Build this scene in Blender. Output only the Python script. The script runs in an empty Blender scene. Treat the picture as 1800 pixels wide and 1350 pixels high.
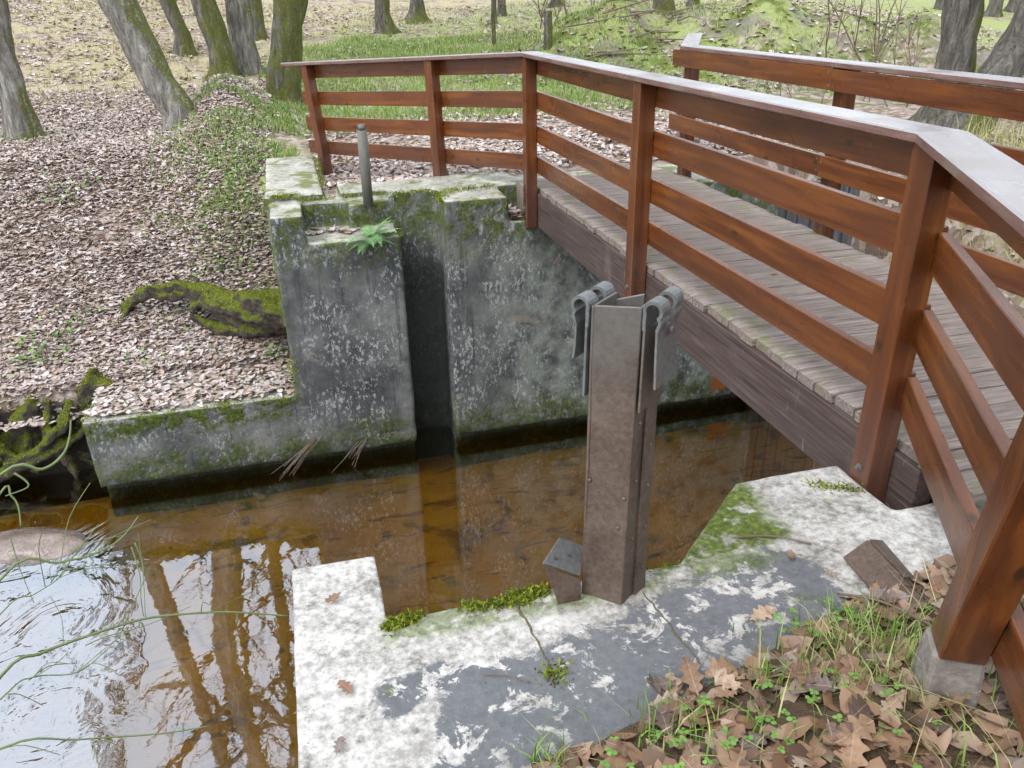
import bpy, bmesh, math, random
import numpy as np
from mathutils import Vector, Matrix, noise as mnoise
rnd = random.Random(7)
rng = np.random.default_rng(7)
sc = bpy.context.scene
C = sc.collection
R = math.radians

# ------------------------------------------------------------------ camera
# world frame: X to the right along the channel, Y across the stream to the far bank, Z up, 0 = bridge deck
cam_d = bpy.data.cameras.new('camera')
cam = bpy.data.objects.new('camera', cam_d); C.objects.link(cam)
cam_d.sensor_width = 36.0; cam_d.lens = 28.0; cam_d.clip_start = .05; cam_d.clip_end = 400
cam.matrix_world = (Matrix.Translation((-1.971, -6.626, 1.47)) @ Matrix.Rotation(R(-14.655), 4, 'Z')
                    @ Matrix.Rotation(R(90 - 25.9065), 4, 'X') @ Matrix.Rotation(R(-1.1935), 4, 'Z'))
sc.camera = cam

# ------------------------------------------------------------------ sky, sun, exposure
SUN_EL, SUN_AZ = 52, -118          # azimuth measured from +Y towards +X
world = bpy.data.worlds.new('World'); sc.world = world; world.use_nodes = True
wn = world.node_tree; wn.nodes.clear()
sky = wn.nodes.new('ShaderNodeTexSky'); sky.sky_type = 'NISHITA'; sky.sun_disc = False
sky.sun_elevation = R(SUN_EL); sky.sun_rotation = R(SUN_AZ); sky.air_density = 1.0; sky.dust_density = 6.0; sky.ozone_density = 1.0
hs = wn.nodes.new('ShaderNodeHueSaturation'); hs.inputs['Saturation'].default_value = .28; hs.inputs['Value'].default_value = 1.0
bg = wn.nodes.new('ShaderNodeBackground'); bg.inputs['Strength'].default_value = .15
wo = wn.nodes.new('ShaderNodeOutputWorld')
# thin overcast: the clear-sky gradient veiled by an even layer of cloud
veil = wn.nodes.new('ShaderNodeMix'); veil.data_type = 'RGBA'; veil.inputs[0].default_value = .8; veil.inputs[7].default_value = (6.5, 6.95, 7.7, 1)
wn.links.new(sky.outputs[0], hs.inputs['Color']); wn.links.new(hs.outputs[0], veil.inputs[6]); wn.links.new(veil.outputs[2], bg.inputs[0]); wn.links.new(bg.outputs[0], wo.inputs[0])
sl = bpy.data.lights.new('sun', 'SUN'); sl.energy = 1.0; sl.angle = R(30); sl.color = (1.0, .97, .93)
so = bpy.data.objects.new('sun', sl); C.objects.link(so)
sv = Vector((math.sin(R(SUN_AZ)) * math.cos(R(SUN_EL)), math.cos(R(SUN_AZ)) * math.cos(R(SUN_EL)), math.sin(R(SUN_EL))))
so.rotation_euler = sv.to_track_quat('Z', 'Y').to_euler()
vs = sc.view_settings; vs.view_transform = 'Standard'; vs.look = 'None'; vs.exposure = 0.7; vs.gamma = 1.0; vs.use_curve_mapping = False
sc.cycles.max_bounces = 4; sc.cycles.diffuse_bounces = 3; sc.cycles.glossy_bounces = 3; sc.cycles.transparent_max_bounces = 4; sc.cycles.use_adaptive_sampling = True; sc.cycles.adaptive_threshold = .03; sc.cycles.caustics_reflective = False; sc.cycles.caustics_refractive = False

# ------------------------------------------------------------------ shader helpers
class G:
    def __init__(s, name):
        s.m = bpy.data.materials.new(name); s.m.use_nodes = True
        s.t = s.m.node_tree; s.t.nodes.clear()
        s.out = s.t.nodes.new('ShaderNodeOutputMaterial')
    def n(s, typ, **kw):
        nd = s.t.nodes.new('ShaderNode' + typ)
        for k, v in kw.items(): setattr(nd, k, v)
        return nd
    def put(s, sock, v):
        if v is None: return
        if isinstance(v, bpy.types.NodeSocket): s.t.links.new(v, sock)
        elif isinstance(v, (tuple, list)) and len(v) == 3 and sock.type == 'RGBA': sock.default_value = (*v, 1)
        else: sock.default_value = v
    def pos(s): return s.n('NewGeometry').outputs['Position']
    def nrm(s): return s.n('NewGeometry').outputs['Normal']
    def isl(s): return s.n('NewGeometry').outputs['Random Per Island']
    def obj(s): return s.n('TexCoord').outputs['Object']
    def orand(s): return s.n('ObjectInfo').outputs['Random']
    def sep(s, v):
        nd = s.n('SeparateXYZ'); s.put(nd.inputs[0], v); return nd.outputs[0], nd.outputs[1], nd.outputs[2]
    def comb(s, x, y, z):
        nd = s.n('CombineXYZ'); s.put(nd.inputs[0], x); s.put(nd.inputs[1], y); s.put(nd.inputs[2], z); return nd.outputs[0]
    def map(s, v, scale=(1, 1, 1), loc=(0, 0, 0), rot=(0, 0, 0)):
        nd = s.n('Mapping'); s.put(nd.inputs[0], v); nd.inputs[1].default_value = loc; nd.inputs[2].default_value = rot; nd.inputs[3].default_value = scale
        return nd.outputs[0]
    def vadd(s, a, b):
        nd = s.n('VectorMath', operation='ADD'); s.put(nd.inputs[0], a); s.put(nd.inputs[1], b); return nd.outputs[0]
    def noise(s, v, scale, detail=4, rough=.55, dist=0, color=False):
        nd = s.n('TexNoise'); s.put(nd.inputs['Vector'], v); nd.inputs['Scale'].default_value = scale
        nd.inputs['Detail'].default_value = detail; nd.inputs['Roughness'].default_value = rough; nd.inputs['Distortion'].default_value = dist
        return nd.outputs['Color' if color else 'Fac']
    def vor(s, v, scale, feature='F1', out='Distance', rand=1.0):
        nd = s.n('TexVoronoi', feature=feature); s.put(nd.inputs['Vector'], v); nd.inputs['Scale'].default_value = scale
        nd.inputs['Randomness'].default_value = rand
        return nd.outputs[out]
    def mt(s, op, a, b=None, c=None, clamp=False):
        nd = s.n('Math', operation=op); nd.use_clamp = clamp
        s.put(nd.inputs[0], a); s.put(nd.inputs[1], b); s.put(nd.inputs[2], c); return nd.outputs[0]
    def mul(s, a, b): return s.mt('MULTIPLY', a, b)
    def add(s, a, b): return s.mt('ADD', a, b)
    def sub(s, a, b): return s.mt('SUBTRACT', a, b)
    def rng(s, v, a, b, c=0., d=1., smooth=True):
        nd = s.n('MapRange'); nd.interpolation_type = 'SMOOTHSTEP' if smooth else 'LINEAR'
        s.put(nd.inputs[0], v); nd.inputs[1].default_value = a; nd.inputs[2].default_value = b; nd.inputs[3].default_value = c; nd.inputs[4].default_value = d
        return nd.outputs[0]
    def ramp(s, v, stops, interp='LINEAR'):
        nd = s.n('ValToRGB'); s.put(nd.inputs[0], v); cr = nd.color_ramp; cr.interpolation = interp
        while len(cr.elements) > 1: cr.elements.remove(cr.elements[-1])
        cr.elements[0].position = stops[0][0]; cr.elements[0].color = (*stops[0][1], 1)
        for p, c in stops[1:]:
            e = cr.elements.new(p); e.color = (*c, 1)
        return nd.outputs[0]
    def mix(s, f, a, b, mode='MIX'):
        nd = s.n('Mix', data_type='RGBA', blend_type=mode); s.put(nd.inputs[0], f); s.put(nd.inputs[6], a); s.put(nd.inputs[7], b); return nd.outputs[2]
    def bump(s, h, strength=.5, dist=.02, nrm=None):
        nd = s.n('Bump'); nd.inputs['Strength'].default_value = strength; nd.inputs['Distance'].default_value = dist
        s.put(nd.inputs['Height'], h); s.put(nd.inputs['Normal'], nrm); return nd.outputs[0]
    def bsdf(s, color, rough=.8, normal=None, spec=.5, metal=0., **kw):
        b = s.n('BsdfPrincipled'); s.put(b.inputs['Base Color'], color); s.put(b.inputs['Roughness'], rough)
        s.put(b.inputs['Normal'], normal); s.put(b.inputs['Specular IOR Level'], spec); s.put(b.inputs['Metallic'], metal)
        for k, v in kw.items(): s.put(b.inputs[k.replace('_', ' ')], v)
        s.t.links.new(b.outputs[0], s.out.inputs[0]); return s.m

def m_rail_wood():
    g = G('varnished_brown_wood'); o = g.obj(); r = g.orand()
    v = g.vadd(o, g.comb(g.mul(r, 37.), g.mul(r, 11.), g.mul(r, 23.)))
    n1 = g.noise(g.map(v, (.7, 10, 10)), 2.2, 4, .5, .5)
    n2 = g.noise(g.map(v, (2, 70, 70)), 3, 3, .6)
    n3 = g.noise(v, 2.3, 3)
    c = g.ramp(n1, [(.25, (.08, .025, .01)), (.48, (.14, .044, .013)), (.75, (.245, .083, .018))])
    c = g.mix(g.mul(g.rng(n2, .5, .78), .28), c, (.07, .022, .01))
    c = g.mix(g.rng(n3, .5, .75, 0, .4), c, (.11, .036, .022))
    k = g.vor(g.map(v, (4.2, 9, 7)), 1.0)
    c = g.mix(g.rng(k, .06, .15, .8, 0), c, (.03, .026, .01))
    # lower slats and post feet are more weathered
    z = g.sep(g.pos())[2]
    c = g.mix(g.rng(z, .35, -.1, 0, .55), c, g.mix(n1, (.075, .04, .032), (.13, .075, .06)))
    return g.bsdf(c, g.rng(n3, .3, .7, .2, .36), g.bump(g.add(n2, g.mul(n1, .7)), .25, .004), .5)
def m_cap_wood():
    g = G('weathered_sheen_cap_wood'); o = g.obj()
    n1 = g.noise(g.map(o, (1.2, 14, 14)), 4, 5, .6, .6); n2 = g.noise(o, 3, 4)
    c = g.ramp(n1, [(.3, (.13, .07, .055)), (.6, (.22, .13, .11)), (.8, (.3, .2, .17))])
    nz = g.sep(g.nrm())[2]
    c = g.mix(g.rng(nz, .2, .7), c, g.mix(n1, (.28, .258, .26), (.41, .39, .395)))  # upper faces paler: sheen of the sky painted into the colour
    c = g.mix(g.rng(g.noise(o, 26, 5, .7), .6, .7, 0, .5), c, (.16, .13, .11))
    c = g.mix(g.rng(g.vor(g.map(o, (1, 1.6, 1)), 5.5), .035, .06, .75, 0), c, (.08, .075, .05))
    c = g.mix(g.rng(n2, .55, .72, 0, .4), c, (.26, .25, .2))
    return g.bsdf(c, g.rng(n2, .35, .65, .22, .42), g.bump(g.add(n1, g.noise(o, 40, 3)), .2, .003), .6)
def m_deck():
    g = G('weathered_deck_wood'); o = g.obj(); r = g.orand()
    v = g.vadd(o, g.comb(g.mul(r, 41.), g.mul(r, 17.), g.mul(r, 29.)))
    n1 = g.noise(g.map(v, (1.5, 26, 26)), 2.2, 6, .65, .8); n2 = g.noise(v, 5, 5, .6); n3 = g.noise(g.map(v, (2, 80, 80)), 2, 3)
    c = g.ramp(n1, [(.28, (.09, .068, .055)), (.48, (.24, .195, .168)), (.68, (.4, .35, .315))])
    c = g.mix(g.rng(n2, .5, .7, 0, .5), c, (.27, .23, .21))
    c = g.mix(g.mul(r, .35), c, (.22, .185, .165))
    x = g.sep(g.pos())[0]
    edge = g.add(g.rng(x, .42, .02), g.rng(x, 1.05, 1.36))
    mo = g.mul(edge, g.rng(g.noise(g.pos(), 6, 5, .6), .5, .66))
    c = g.mix(g.mul(mo, .75), c, (.16, .18, .06))
    c = g.mix(g.rng(n3, .66, .72, 0, .8), c, (.05, .04, .035))
    return g.bsdf(c, .7, g.bump(g.add(n1, n3), .6, .008), .35)
def m_beam():
    g = G('dark_stained_beam'); o = g.pos()
    n1 = g.noise(g.map(o, (30, 1.2, 30)), 2, 5, .6, .5); n2 = g.noise(o, 3, 5); n3 = g.noise(g.map(o, (14, 14, 2)), 2, 5, .7)
    c = g.ramp(n1, [(.3, (.05, .034, .03)), (.55, (.095, .067, .06)), (.75, (.15, .115, .105))])
    c = g.mix(g.rng(n2, .55, .75, 0, .5), c, (.24, .2, .19))
    c = g.mix(g.rng(n3, .62, .72, 0, .5), c, (.33, .3, .28))
    return g.bsdf(c, .55, g.bump(n1, .3, .005), .4)
def m_concrete_far():
    g = G('stained_mossy_concrete'); p = g.pos(); x, y, z = g.sep(p); nz = g.sep(g.nrm())[2]
    big = g.noise(p, 1.4, 4, .6); mid = g.noise(p, 5, 5, .62); fine = g.noise(p, 34, 4, .6); grit = g.noise(p, 120, 2)
    streak = g.noise(g.map(p, (9, 9, .8)), 1.6, 5, .6, .4)
    c = g.ramp(g.add(g.mul(big, .6), g.mul(mid, .4)), [(.35, (.055, .06, .066)), (.48, (.125, .13, .13)), (.6, (.235, .24, .23))])
    c = g.mix(g.rng(streak, .52, .66, 0, .5), c, (.03, .034, .04))
    # greener, paler run to the right of the slot
    rg = g.mul(g.rng(g.add(x, g.mul(g.sub(mid, .5), .5)), -.55, .2), g.rng(mid, .3, .62))
    c = g.mix(g.mul(rg, .8), c, g.mix(fine, (.13, .155, .125), (.46, .5, .45)))
    # lichen: pale crusts and specks
    lm = g.mul(g.rng(g.noise(p, 2.1, 4, .6), .4, .56), g.rng(g.noise(g.map(p, (1, 1, .55)), 42, 3, .7), .53, .61))
    c = g.mix(g.mul(lm, .85), c, (.46, .49, .48))
    sp = g.rng(g.vor(p, 30), .07, .13, 1, 0)
    c = g.mix(g.mul(sp, g.rng(big, .45, .62, 0, .7)), c, (.5, .53, .51))
    scars = g.mul(g.rng(g.noise(g.map(p, (1, 1, 2.2)), 3.2, 3, .5), .66, .7), .65)
    c = g.mix(scars, c, (.33, .28, .23))
    # moss along the top rim and above the water line
    zz = g.add(z, g.mul(g.sub(mid, .5), .55))
    top = g.mul(g.rng(zz, -.72, -.2), g.rng(z, -1.4, -1.0))
    wing = g.mul(g.rng(g.add(z, g.mul(g.sub(mid, .5), .34)), -1.96, -1.72, 0, 1.6), g.rng(x, -2.15, -2.3))
    low = g.rng(zz, -1.88, -2.2)
    ms = g.mt('MAXIMUM', g.mt('MAXIMUM', g.mul(top, .95), g.mul(low, .8)), wing)
    ms = g.mul(ms, g.rng(g.noise(p, 9, 5, .65), .36, .58))
    mcol = g.ramp(g.noise(p, 26, 4, .7), [(.3, (.03, .045, .012)), (.52, (.09, .12, .025)), (.75, (.2, .24, .04))])
    c = g.mix(ms, c, mcol)
    c = g.mix(g.rng(zz, -2.12, -2.4, 0, .6), c, (.02, .022, .016))
    # wet black algae plus recess shade painted on the back of the stop-log slot
    alg_shade = g.mul(g.mul(g.rng(y, .12, .3), g.rng(g.add(z, g.mul(g.sub(mid, .5), .5)), -.42, -.78)), g.mul(g.rng(x, -1.3, -1.2), g.rng(x, -.7, -.8)))
    c = g.mix(g.mul(alg_shade, .86), c, g.mix(fine, (.018, .022, .022), (.075, .085, .075)))
    # flat tops: bleached, lichened
    tp = g.rng(nz, .55, .85)
    tc = g.ramp(g.add(g.mul(mid, .6), g.mul(fine, .4)), [(.33, (.2, .2, .16)), (.5, (.45, .44, .38)), (.66, (.68, .67, .62))])
    tc = g.mix(g.rng(g.noise(p, 4.5, 5, .65), .5, .62, 0, .85), tc, g.mix(fine, (.07, .1, .02), (.22, .26, .05)))
    c = g.mix(tp, c, tc)
    # broken patch of old brick-red rendering low under the bridge
    br = g.mul(g.rng(g.mt('ABSOLUTE', g.sub(x, 2.0)), .16, .1), g.rng(g.mt('ABSOLUTE', g.add(z, 2.12)), .13, .08))
    c = g.mix(g.mul(br, g.rng(mid, .35, .5)), c, (.36, .12, .04))
    h = g.add(g.add(g.mul(mid, .5), g.mul(fine, .35)), g.add(g.mul(ms, .5), g.mul(grit, .15)))
    return g.bsdf(c, .85, g.bump(h, .7, .02), .25)
def m_concrete_near():
    g = G('bleached_patched_concrete'); p = g.pos(); x, y, z = g.sep(p); nz = g.sep(g.nrm())[2]
    mid = g.noise(p, 7, 6, .65); fine = g.noise(p, 45, 5, .65); grit = g.noise(p, 160, 3, .6); big = g.noise(p, 2.2, 4)
    c = g.ramp(g.add(g.mul(mid, .45), g.mul(fine, .55)), [(.36, (.18, .17, .155)), (.46, (.4, .385, .355)), (.54, (.57, .555, .525)), (.68, (.73, .715, .69))])
    c = g.mix(g.mul(g.rng(g.noise(p, 17, 5, .7), .5, .64), g.rng(big, .38, .62, .15, .8)), c, (.3, .285, .265))
    c = g.mix(g.rng(g.noise(p, 70, 3, .6), .6, .7, 0, .6), c, (.2, .185, .17))
    c = g.mix(g.rng(big, .55, .72, 0, .35), c, (.46, .42, .38))
    # smooth grey screed left in patches, flaking away at its edges
    d = g.sub(g.mul(g.add(x, 1.0), .261), g.mul(g.add(y, 5.235), .965))
    cut = g.rng(g.mt('ADD', g.mul(g.add(x, 1.78), 4.), g.mul(g.add(y, 5.1), -1.0)), -.25, .12)
    fieldn = g.noise(p, 3.6, 7, .72, .4)
    band = g.mul(g.rng(d, -.5, -.2), g.rng(x, -.4, -.66))
    band = g.mul(band, cut)
    gm = g.rng(g.add(g.mul(band, .46), g.add(g.mul(g.noise(p, 5.5, 8, .78, .3), .95), g.mul(g.sub(fine, .5), .2))), .715, .785)
    yw = g.add(g.add(y, g.mul(g.sub(g.noise(p, 8, 5, .7), .5), .16)), g.mul(g.mt('POWER', g.add(x, 1.75), 2.), .8))
    arm = g.mul(g.rng(g.mt('ABSOLUTE', g.add(yw, 5.06)), .07, .05), g.mul(g.rng(g.add(x, g.mul(g.sub(g.noise(p, 11, 5, .7), .5), .2)), -1.98, -1.94), g.rng(x, -1.45, -1.55)))
    gm = g.mt('MAXIMUM', gm, g.mul(arm, g.rng(fieldn, .36, .42)))
    pale = c
    gc = g.ramp(g.add(g.mul(fine, .55), g.mul(big, .45)), [(.3, (.1, .104, .112)), (.55, (.16, .167, .178)), (.8, (.24, .245, .25))])
    c = g.mix(gm, c, gc)
    isl = g.rng(g.add(g.noise(p, 9, 6, .72, .5), g.mul(g.sub(fine, .5), .12)), .545, .585)
    c = g.mix(g.mul(g.mul(gm, isl), g.rng(d, .12, -.2)), c, pale)
    pits = g.rng(g.vor(p, 26), .05, .1, 1, 0)
    c = g.mix(g.mul(pits, g.rng(mid, .45, .6, 0, .75)), c, (.1, .09, .08))
    # moss on the broken slope and the rim over the water
    slope = g.mul(g.rng(g.add(x, g.mul(g.sub(mid, .5), .2)), -.46, -.56), g.rng(g.add(g.sub(y, g.mul(x, .1)), g.mul(g.sub(mid, .5), .14)), -4.73, -4.69))
    slope = g.mul(slope, g.rng(x, -1.1, -1.0))
    slope = g.mt('MAXIMUM', slope, g.mul(g.rng(nz, .85, .5), g.rng(z, -.2, -.3)))
    rim = g.mul(g.rng(g.mt('ABSOLUTE', g.add(y, 4.83)), .09, .03), g.mul(g.rng(x, -1.95, -1.85), g.rng(x, -.55, -.75)))
    ms = g.mt('MAXIMUM', g.mul(slope, g.rng(g.noise(p, 14, 5, .65), .33, .5)), g.mul(g.mul(rim, .75), g.rng(g.noise(p, 14, 5, .65), .4, .55)))
    ms = g.mt('MAXIMUM', ms, g.mul(g.rng(g.noise(p, 5.5, 5, .6), .62, .7), .5))
    ms2 = g.mul(g.rng(z, -.3, -.6), .9)
    ms = g.mt('MAXIMUM', ms, g.mul(ms2, g.rng(mid, .3, .5)))
    c = g.mix(ms, c, g.ramp(fine, [(.3, (.04, .06, .012)), (.5, (.1, .14, .025)), (.75, (.26, .3, .08))]))
    h = g.add(g.add(g.mul(mid, .45), g.mul(fine, .4)), g.sub(g.mul(grit, .2), g.add(g.mul(gm, -.12), g.mul(pits, .4))))
    return g.bsdf(c, .82, g.bump(h, .55, .012), .3)
def m_steel():
    g = G('rust_brown_steel'); p = g.pos()
    n1 = g.noise(p, 6, 5, .6); n2 = g.noise(p, 60, 4, .7); n3 = g.noise(g.map(p, (20, 20, 2)), 2, 4)
    c = g.ramp(g.add(g.mul(n1, .5), g.mul(n2, .5)), [(.35, (.078, .053, .04)), (.5, (.14, .1, .077)), (.65, (.2, .155, .122))])
    c = g.mix(g.rng(n3, .55, .75, 0, .45), c, (.15, .075, .045))
    z = g.sep(p)[2]
    c = g.mix(g.rng(g.add(z, g.mul(n1, .3)), .55, .9, 0, .7), c, g.mix(n2, (.13, .128, .115), (.2, .2, .185)))
    return g.bsdf(c, .5, g.bump(n2, .3, .003), .5, .25)
def m_grey_steel():
    g = G('grey_painted_steel'); p = g.pos(); n1 = g.noise(p, 8, 5, .6); n2 = g.noise(p, 70, 3)
    c = g.ramp(g.add(g.mul(n1, .5), g.mul(n2, .5)), [(.35, (.11, .114, .11)), (.6, (.19, .197, .192)), (.75, (.27, .275, .27))])
    c = g.mix(g.rng(n1, .6, .75, 0, .5), c, (.16, .09, .06))
    return g.bsdf(c, .45, g.bump(n2, .2, .002), .5, .2)
def m_pipe():
    g = G('grey_green_pipe'); p = g.pos(); n1 = g.noise(g.map(p, (14, 14, 3)), 1, 5); n2 = g.noise(p, 50, 3)
    c = g.ramp(n1, [(.3, (.1, .1, .082)), (.6, (.165, .165, .14)), (.8, (.22, .21, .18))])
    return g.bsdf(c, .6, g.bump(n2, .2, .003), .4)
def m_bark(name='mossy_bark', moss=.5, tint=(1, 1, 1)):
    g = G(name); p = g.pos()
    n1 = g.noise(g.map(p, (5, 5, 1.0)), 3, 6, .65, .8); n2 = g.noise(p, 30, 4, .65); n3 = g.noise(p, 1.6, 4, .6)
    t = lambda c: tuple(a * b for a, b in zip(c, tint))
    c = g.ramp(n1, [(.3, t((.055, .05, .042))), (.52, t((.16, .148, .127))), (.72, t((.31, .295, .262)))])
    c = g.mix(g.rng(n2, .6, .7, 0, .35), c, (.33, .34, .31))
    nx, ny, nz = g.sep(g.nrm())
    side = g.add(g.mul(nx, .35), g.mul(nz, .6))
    mk = g.rng(g.add(g.mul(n3, 1.3), side), 1.02 - moss * .75, 1.22 - moss * .75)
    mk = g.mul(mk, g.rng(n2, .36, .55))
    c = g.mix(g.mul(mk, .92), c, g.ramp(n2, [(.3, (.05, .065, .008)), (.6, (.16, .18, .015)), (.8, (.26, .27, .03))]))
    return g.bsdf(c, .9, g.bump(g.add(n1, g.mul(n2, .4)), 1., .06), .2)
def m_moss():
    g = G('green_moss'); r = g.isl(); n = g.noise(g.pos(), 7, 4)
    c = g.ramp(g.add(g.mul(r, .5), g.mul(n, .5)), [(.25, (.05, .075, .01)), (.5, (.17, .21, .02)), (.75, (.34, .38, .05))])
    return g.bsdf(c, .85, None, .2)
def m_moss_dark():
    g = G('moss_over_root'); p = g.pos(); n = g.noise(p, 9, 5, .65); f = g.noise(p, 60, 4, .7); nz = g.sep(g.nrm())[2]
    c = g.ramp(f, [(.3, (.05, .065, .008)), (.55, (.17, .2, .02)), (.75, (.34, .38, .05))])
    b = g.ramp(n, [(.3, (.045, .037, .028)), (.7, (.17, .145, .115))])
    c = g.mix(g.mul(g.rng(g.add(nz, g.mul(g.sub(n, .5), 2.2)), .15, .6), .95), b, c)
    return g.bsdf(c, .9, g.bump(g.add(f, n), 1., .03), .2)
def m_leaves(name, stops, sat_noise=.4, gloss=.55):
    g = G(name); r = g.isl(); n = g.noise(g.pos(), 1.1, 3)
    c = g.ramp(r, stops)
    c = g.mix(g.rng(n, .35, .7, 0, sat_noise * .7), c, (.33, .25, .2))
    f = g.noise(g.pos(), 55, 3)
    c = g.mix(g.rng(f, .5, .75, 0, .22), c, (.15, .1, .08))
    return g.bsdf(c, gloss, None, .5)
def m_oak():
    g = G('brown_oak_leaf'); r = g.orand(); o = g.obj()
    n = g.noise(g.vadd(o, g.comb(g.mul(r, 9.), 0., 0.)), 28, 4, .6)
    c = g.ramp(r, [(0, (.22, .125, .07)), (.2, (.38, .24, .145)), (.4, (.15, .085, .05)), (.55, (.46, .33, .23)), (.7, (.29, .24, .22)), (.82, (.1, .07, .06)), (1, (.3, .17, .1))])
    c = g.mix(g.rng(n, .45, .7, 0, .5), c, (.13, .07, .04))
    ox, oy, _ = g.sep(o); y = g.mt('ABSOLUTE', oy)
    sv_ = g.mt('PINGPONG', g.mul(g.sub(ox, g.mul(y, .9)), 75.), .5)
    c = g.mix(g.rng(sv_, .07, .02, 0, .3), c, (.42, .31, .2))
    c = g.mix(g.rng(y, .0015, .0005, 0, .45), c, (.5, .38, .26))
    c = g.mix(g.rng(g.noise(o, 70, 4, .7), .56, .68, 0, .5), c, (.06, .04, .03))
    return g.bsdf(c, .5, g.bump(n, .3, .003), .5)
def m_grass():
    g = G('grass_blade'); r = g.isl()
    c = g.ramp(r, [(0, (.09, .17, .025)), (.45, (.2, .33, .06)), (.75, (.3, .43, .11)), (.9, (.42, .42, .18)), (1, (.52, .46, .27))])
    return g.bsdf(c, .55, None, .4)
def m_straw():
    g = G('dry_grass'); r = g.isl()
    c = g.ramp(r, [(0, (.33, .29, .13)), (.4, (.5, .45, .24)), (.7, (.36, .42, .13)), (1, (.62, .56, .36))])
    return g.bsdf(c, .7, None, .3)
def m_green(name, a, b):
    g = G(name); r = g.isl(); n = g.noise(g.pos(), 40, 3)
    return g.bsdf(g.mix(g.add(g.mul(r, .6), g.mul(n, .4)), a, b), .5, None, .45)
def m_stem(name, a, b):
    g = G(name); n = g.noise(g.pos(), 30, 3)
    return g.bsdf(g.mix(n, a, b), .6, None, .4)
def m_ground():
    g = G('woodland_floor'); p = g.pos(); x, y, z = g.sep(p)
    n1 = g.noise(p, .55, 4, .6); n2 = g.noise(p, 2.2, 5, .65); n3 = g.noise(p, 18, 5, .7); cell = g.vor(g.map(p, (1, 1, .3)), 13, out='Color'); cr = g.sep(cell)[0]
    leaf = g.ramp(cr, [(0, (.16, .115, .09)), (.35, (.3, .225, .18)), (.65, (.42, .335, .285)), (1, (.56, .49, .45))])
    leaf = g.mix(g.rng(n3, .45, .7, 0, .5), leaf, (.2, .145, .11))
    dry = g.mix(n3, (.34, .29, .17), (.6, .54, .35))
    grs = g.mix(n3, (.2, .28, .07), (.48, .56, .2))
    far = g.rng(y, 5.5, 9.)
    c = g.mix(g.mul(far, g.rng(g.add(n2, g.mul(g.sub(n1, .5), .8)), .4, .58)), leaf, dry)
    # meadow strip behind the bridge, and the grassy verge by the slab
    gx = g.mul(g.rng(g.add(x, g.mul(g.sub(n2, .5), 3.)), -2.2, -.6), g.rng(y, 4.8, 7.0))
    gx = g.mul(gx, g.rng(g.sub(y, g.mul(x, 1.0)), 19., 13.5))
    gx = g.mul(gx, g.rng(n1, .3, .45))
    m1 = g.rng(n2, .36, .55)
    c = g.mix(g.mul(g.mul(gx, m1), .9), c, grs)
    g2 = g.mul(g.rng(g.mt('ABSOLUTE', g.add(x, 2.6)), 1.1, .3), g.mul(g.rng(y, 1.6, 3.), g.rng(y, 8.5, 6.)))
    c = g.mix(g.mul(g.mul(g2, g.rng(n2, .4, .58)), .8), c, grs)
    sp = g.rng(g.noise(p, 1.1, 5, .6), .56, .68)
    c = g.mix(g.mul(sp, .55), c, g.mix(n3, (.19, .2, .07), (.44, .44, .2)))
    # mossy mound
    d = g.mt('SQRT', g.add(g.mt('POWER', g.sub(x, 6.6), 2.), g.mt('POWER', g.sub(y, 7.9), 2.)))
    md = g.mul(g.rng(d, 5.6, 3.6), g.rng(g.noise(p, 1.7, 5, .65), .47, .62))
    c = g.mix(md, c, g.mix(n3, (.06, .085, .015), (.24, .29, .06)))
    gm = g.mul(g.rng(d, 5.6, 3.6), g.rng(g.noise(g.map(p, (1, 1, 1), (9, 3, 1)), 1.3, 4), .5, .6))
    c = g.mix(g.mul(gm, .7), c, g.mix(n3, (.14, .12, .1), (.36, .33, .3)))
    # wet dark soil where the bank meets the water
    c = g.mix(g.rng(z, -1.72, -1.84), c, (.035, .028, .02))
    c = g.mix(g.rng(y, -4.5, -4.9), c, g.mix(n3, (.05, .035, .022), (.16, .11, .07)))
    return g.bsdf(c, .9, g.bump(g.add(n3, g.mul(cr, .6)), .8, .04), .2)
def m_bed():
    g = G('amber_sand_bed'); p = g.pos()
    n1 = g.noise(p, 1.1, 4, .6); rip = g.noise(g.map(p, (1.3, 4.2, 1), rot=(0, 0, .5)), 1.7, 3, .5, 1.6); n3 = g.noise(p, 40, 3)
    c = g.ramp(n1, [(.3, (.27, .175, .02)), (.55, (.47, .31, .037)), (.75, (.58, .41, .06))])
    c = g.mix(g.rng(rip, .6, .68, 0, .7), c, (.1, .055, .02))
    deb = g.mul(g.rng(g.noise(p, 2.4, 5, .62, .6), .54, .7), .7)
    c = g.mix(deb, c, (.06, .035, .016))
    return g.bsdf(g.mix(g.mul(n3, .25), c, (.2, .12, .05)), .9, g.bump(rip, .5, .05), .1)
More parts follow.
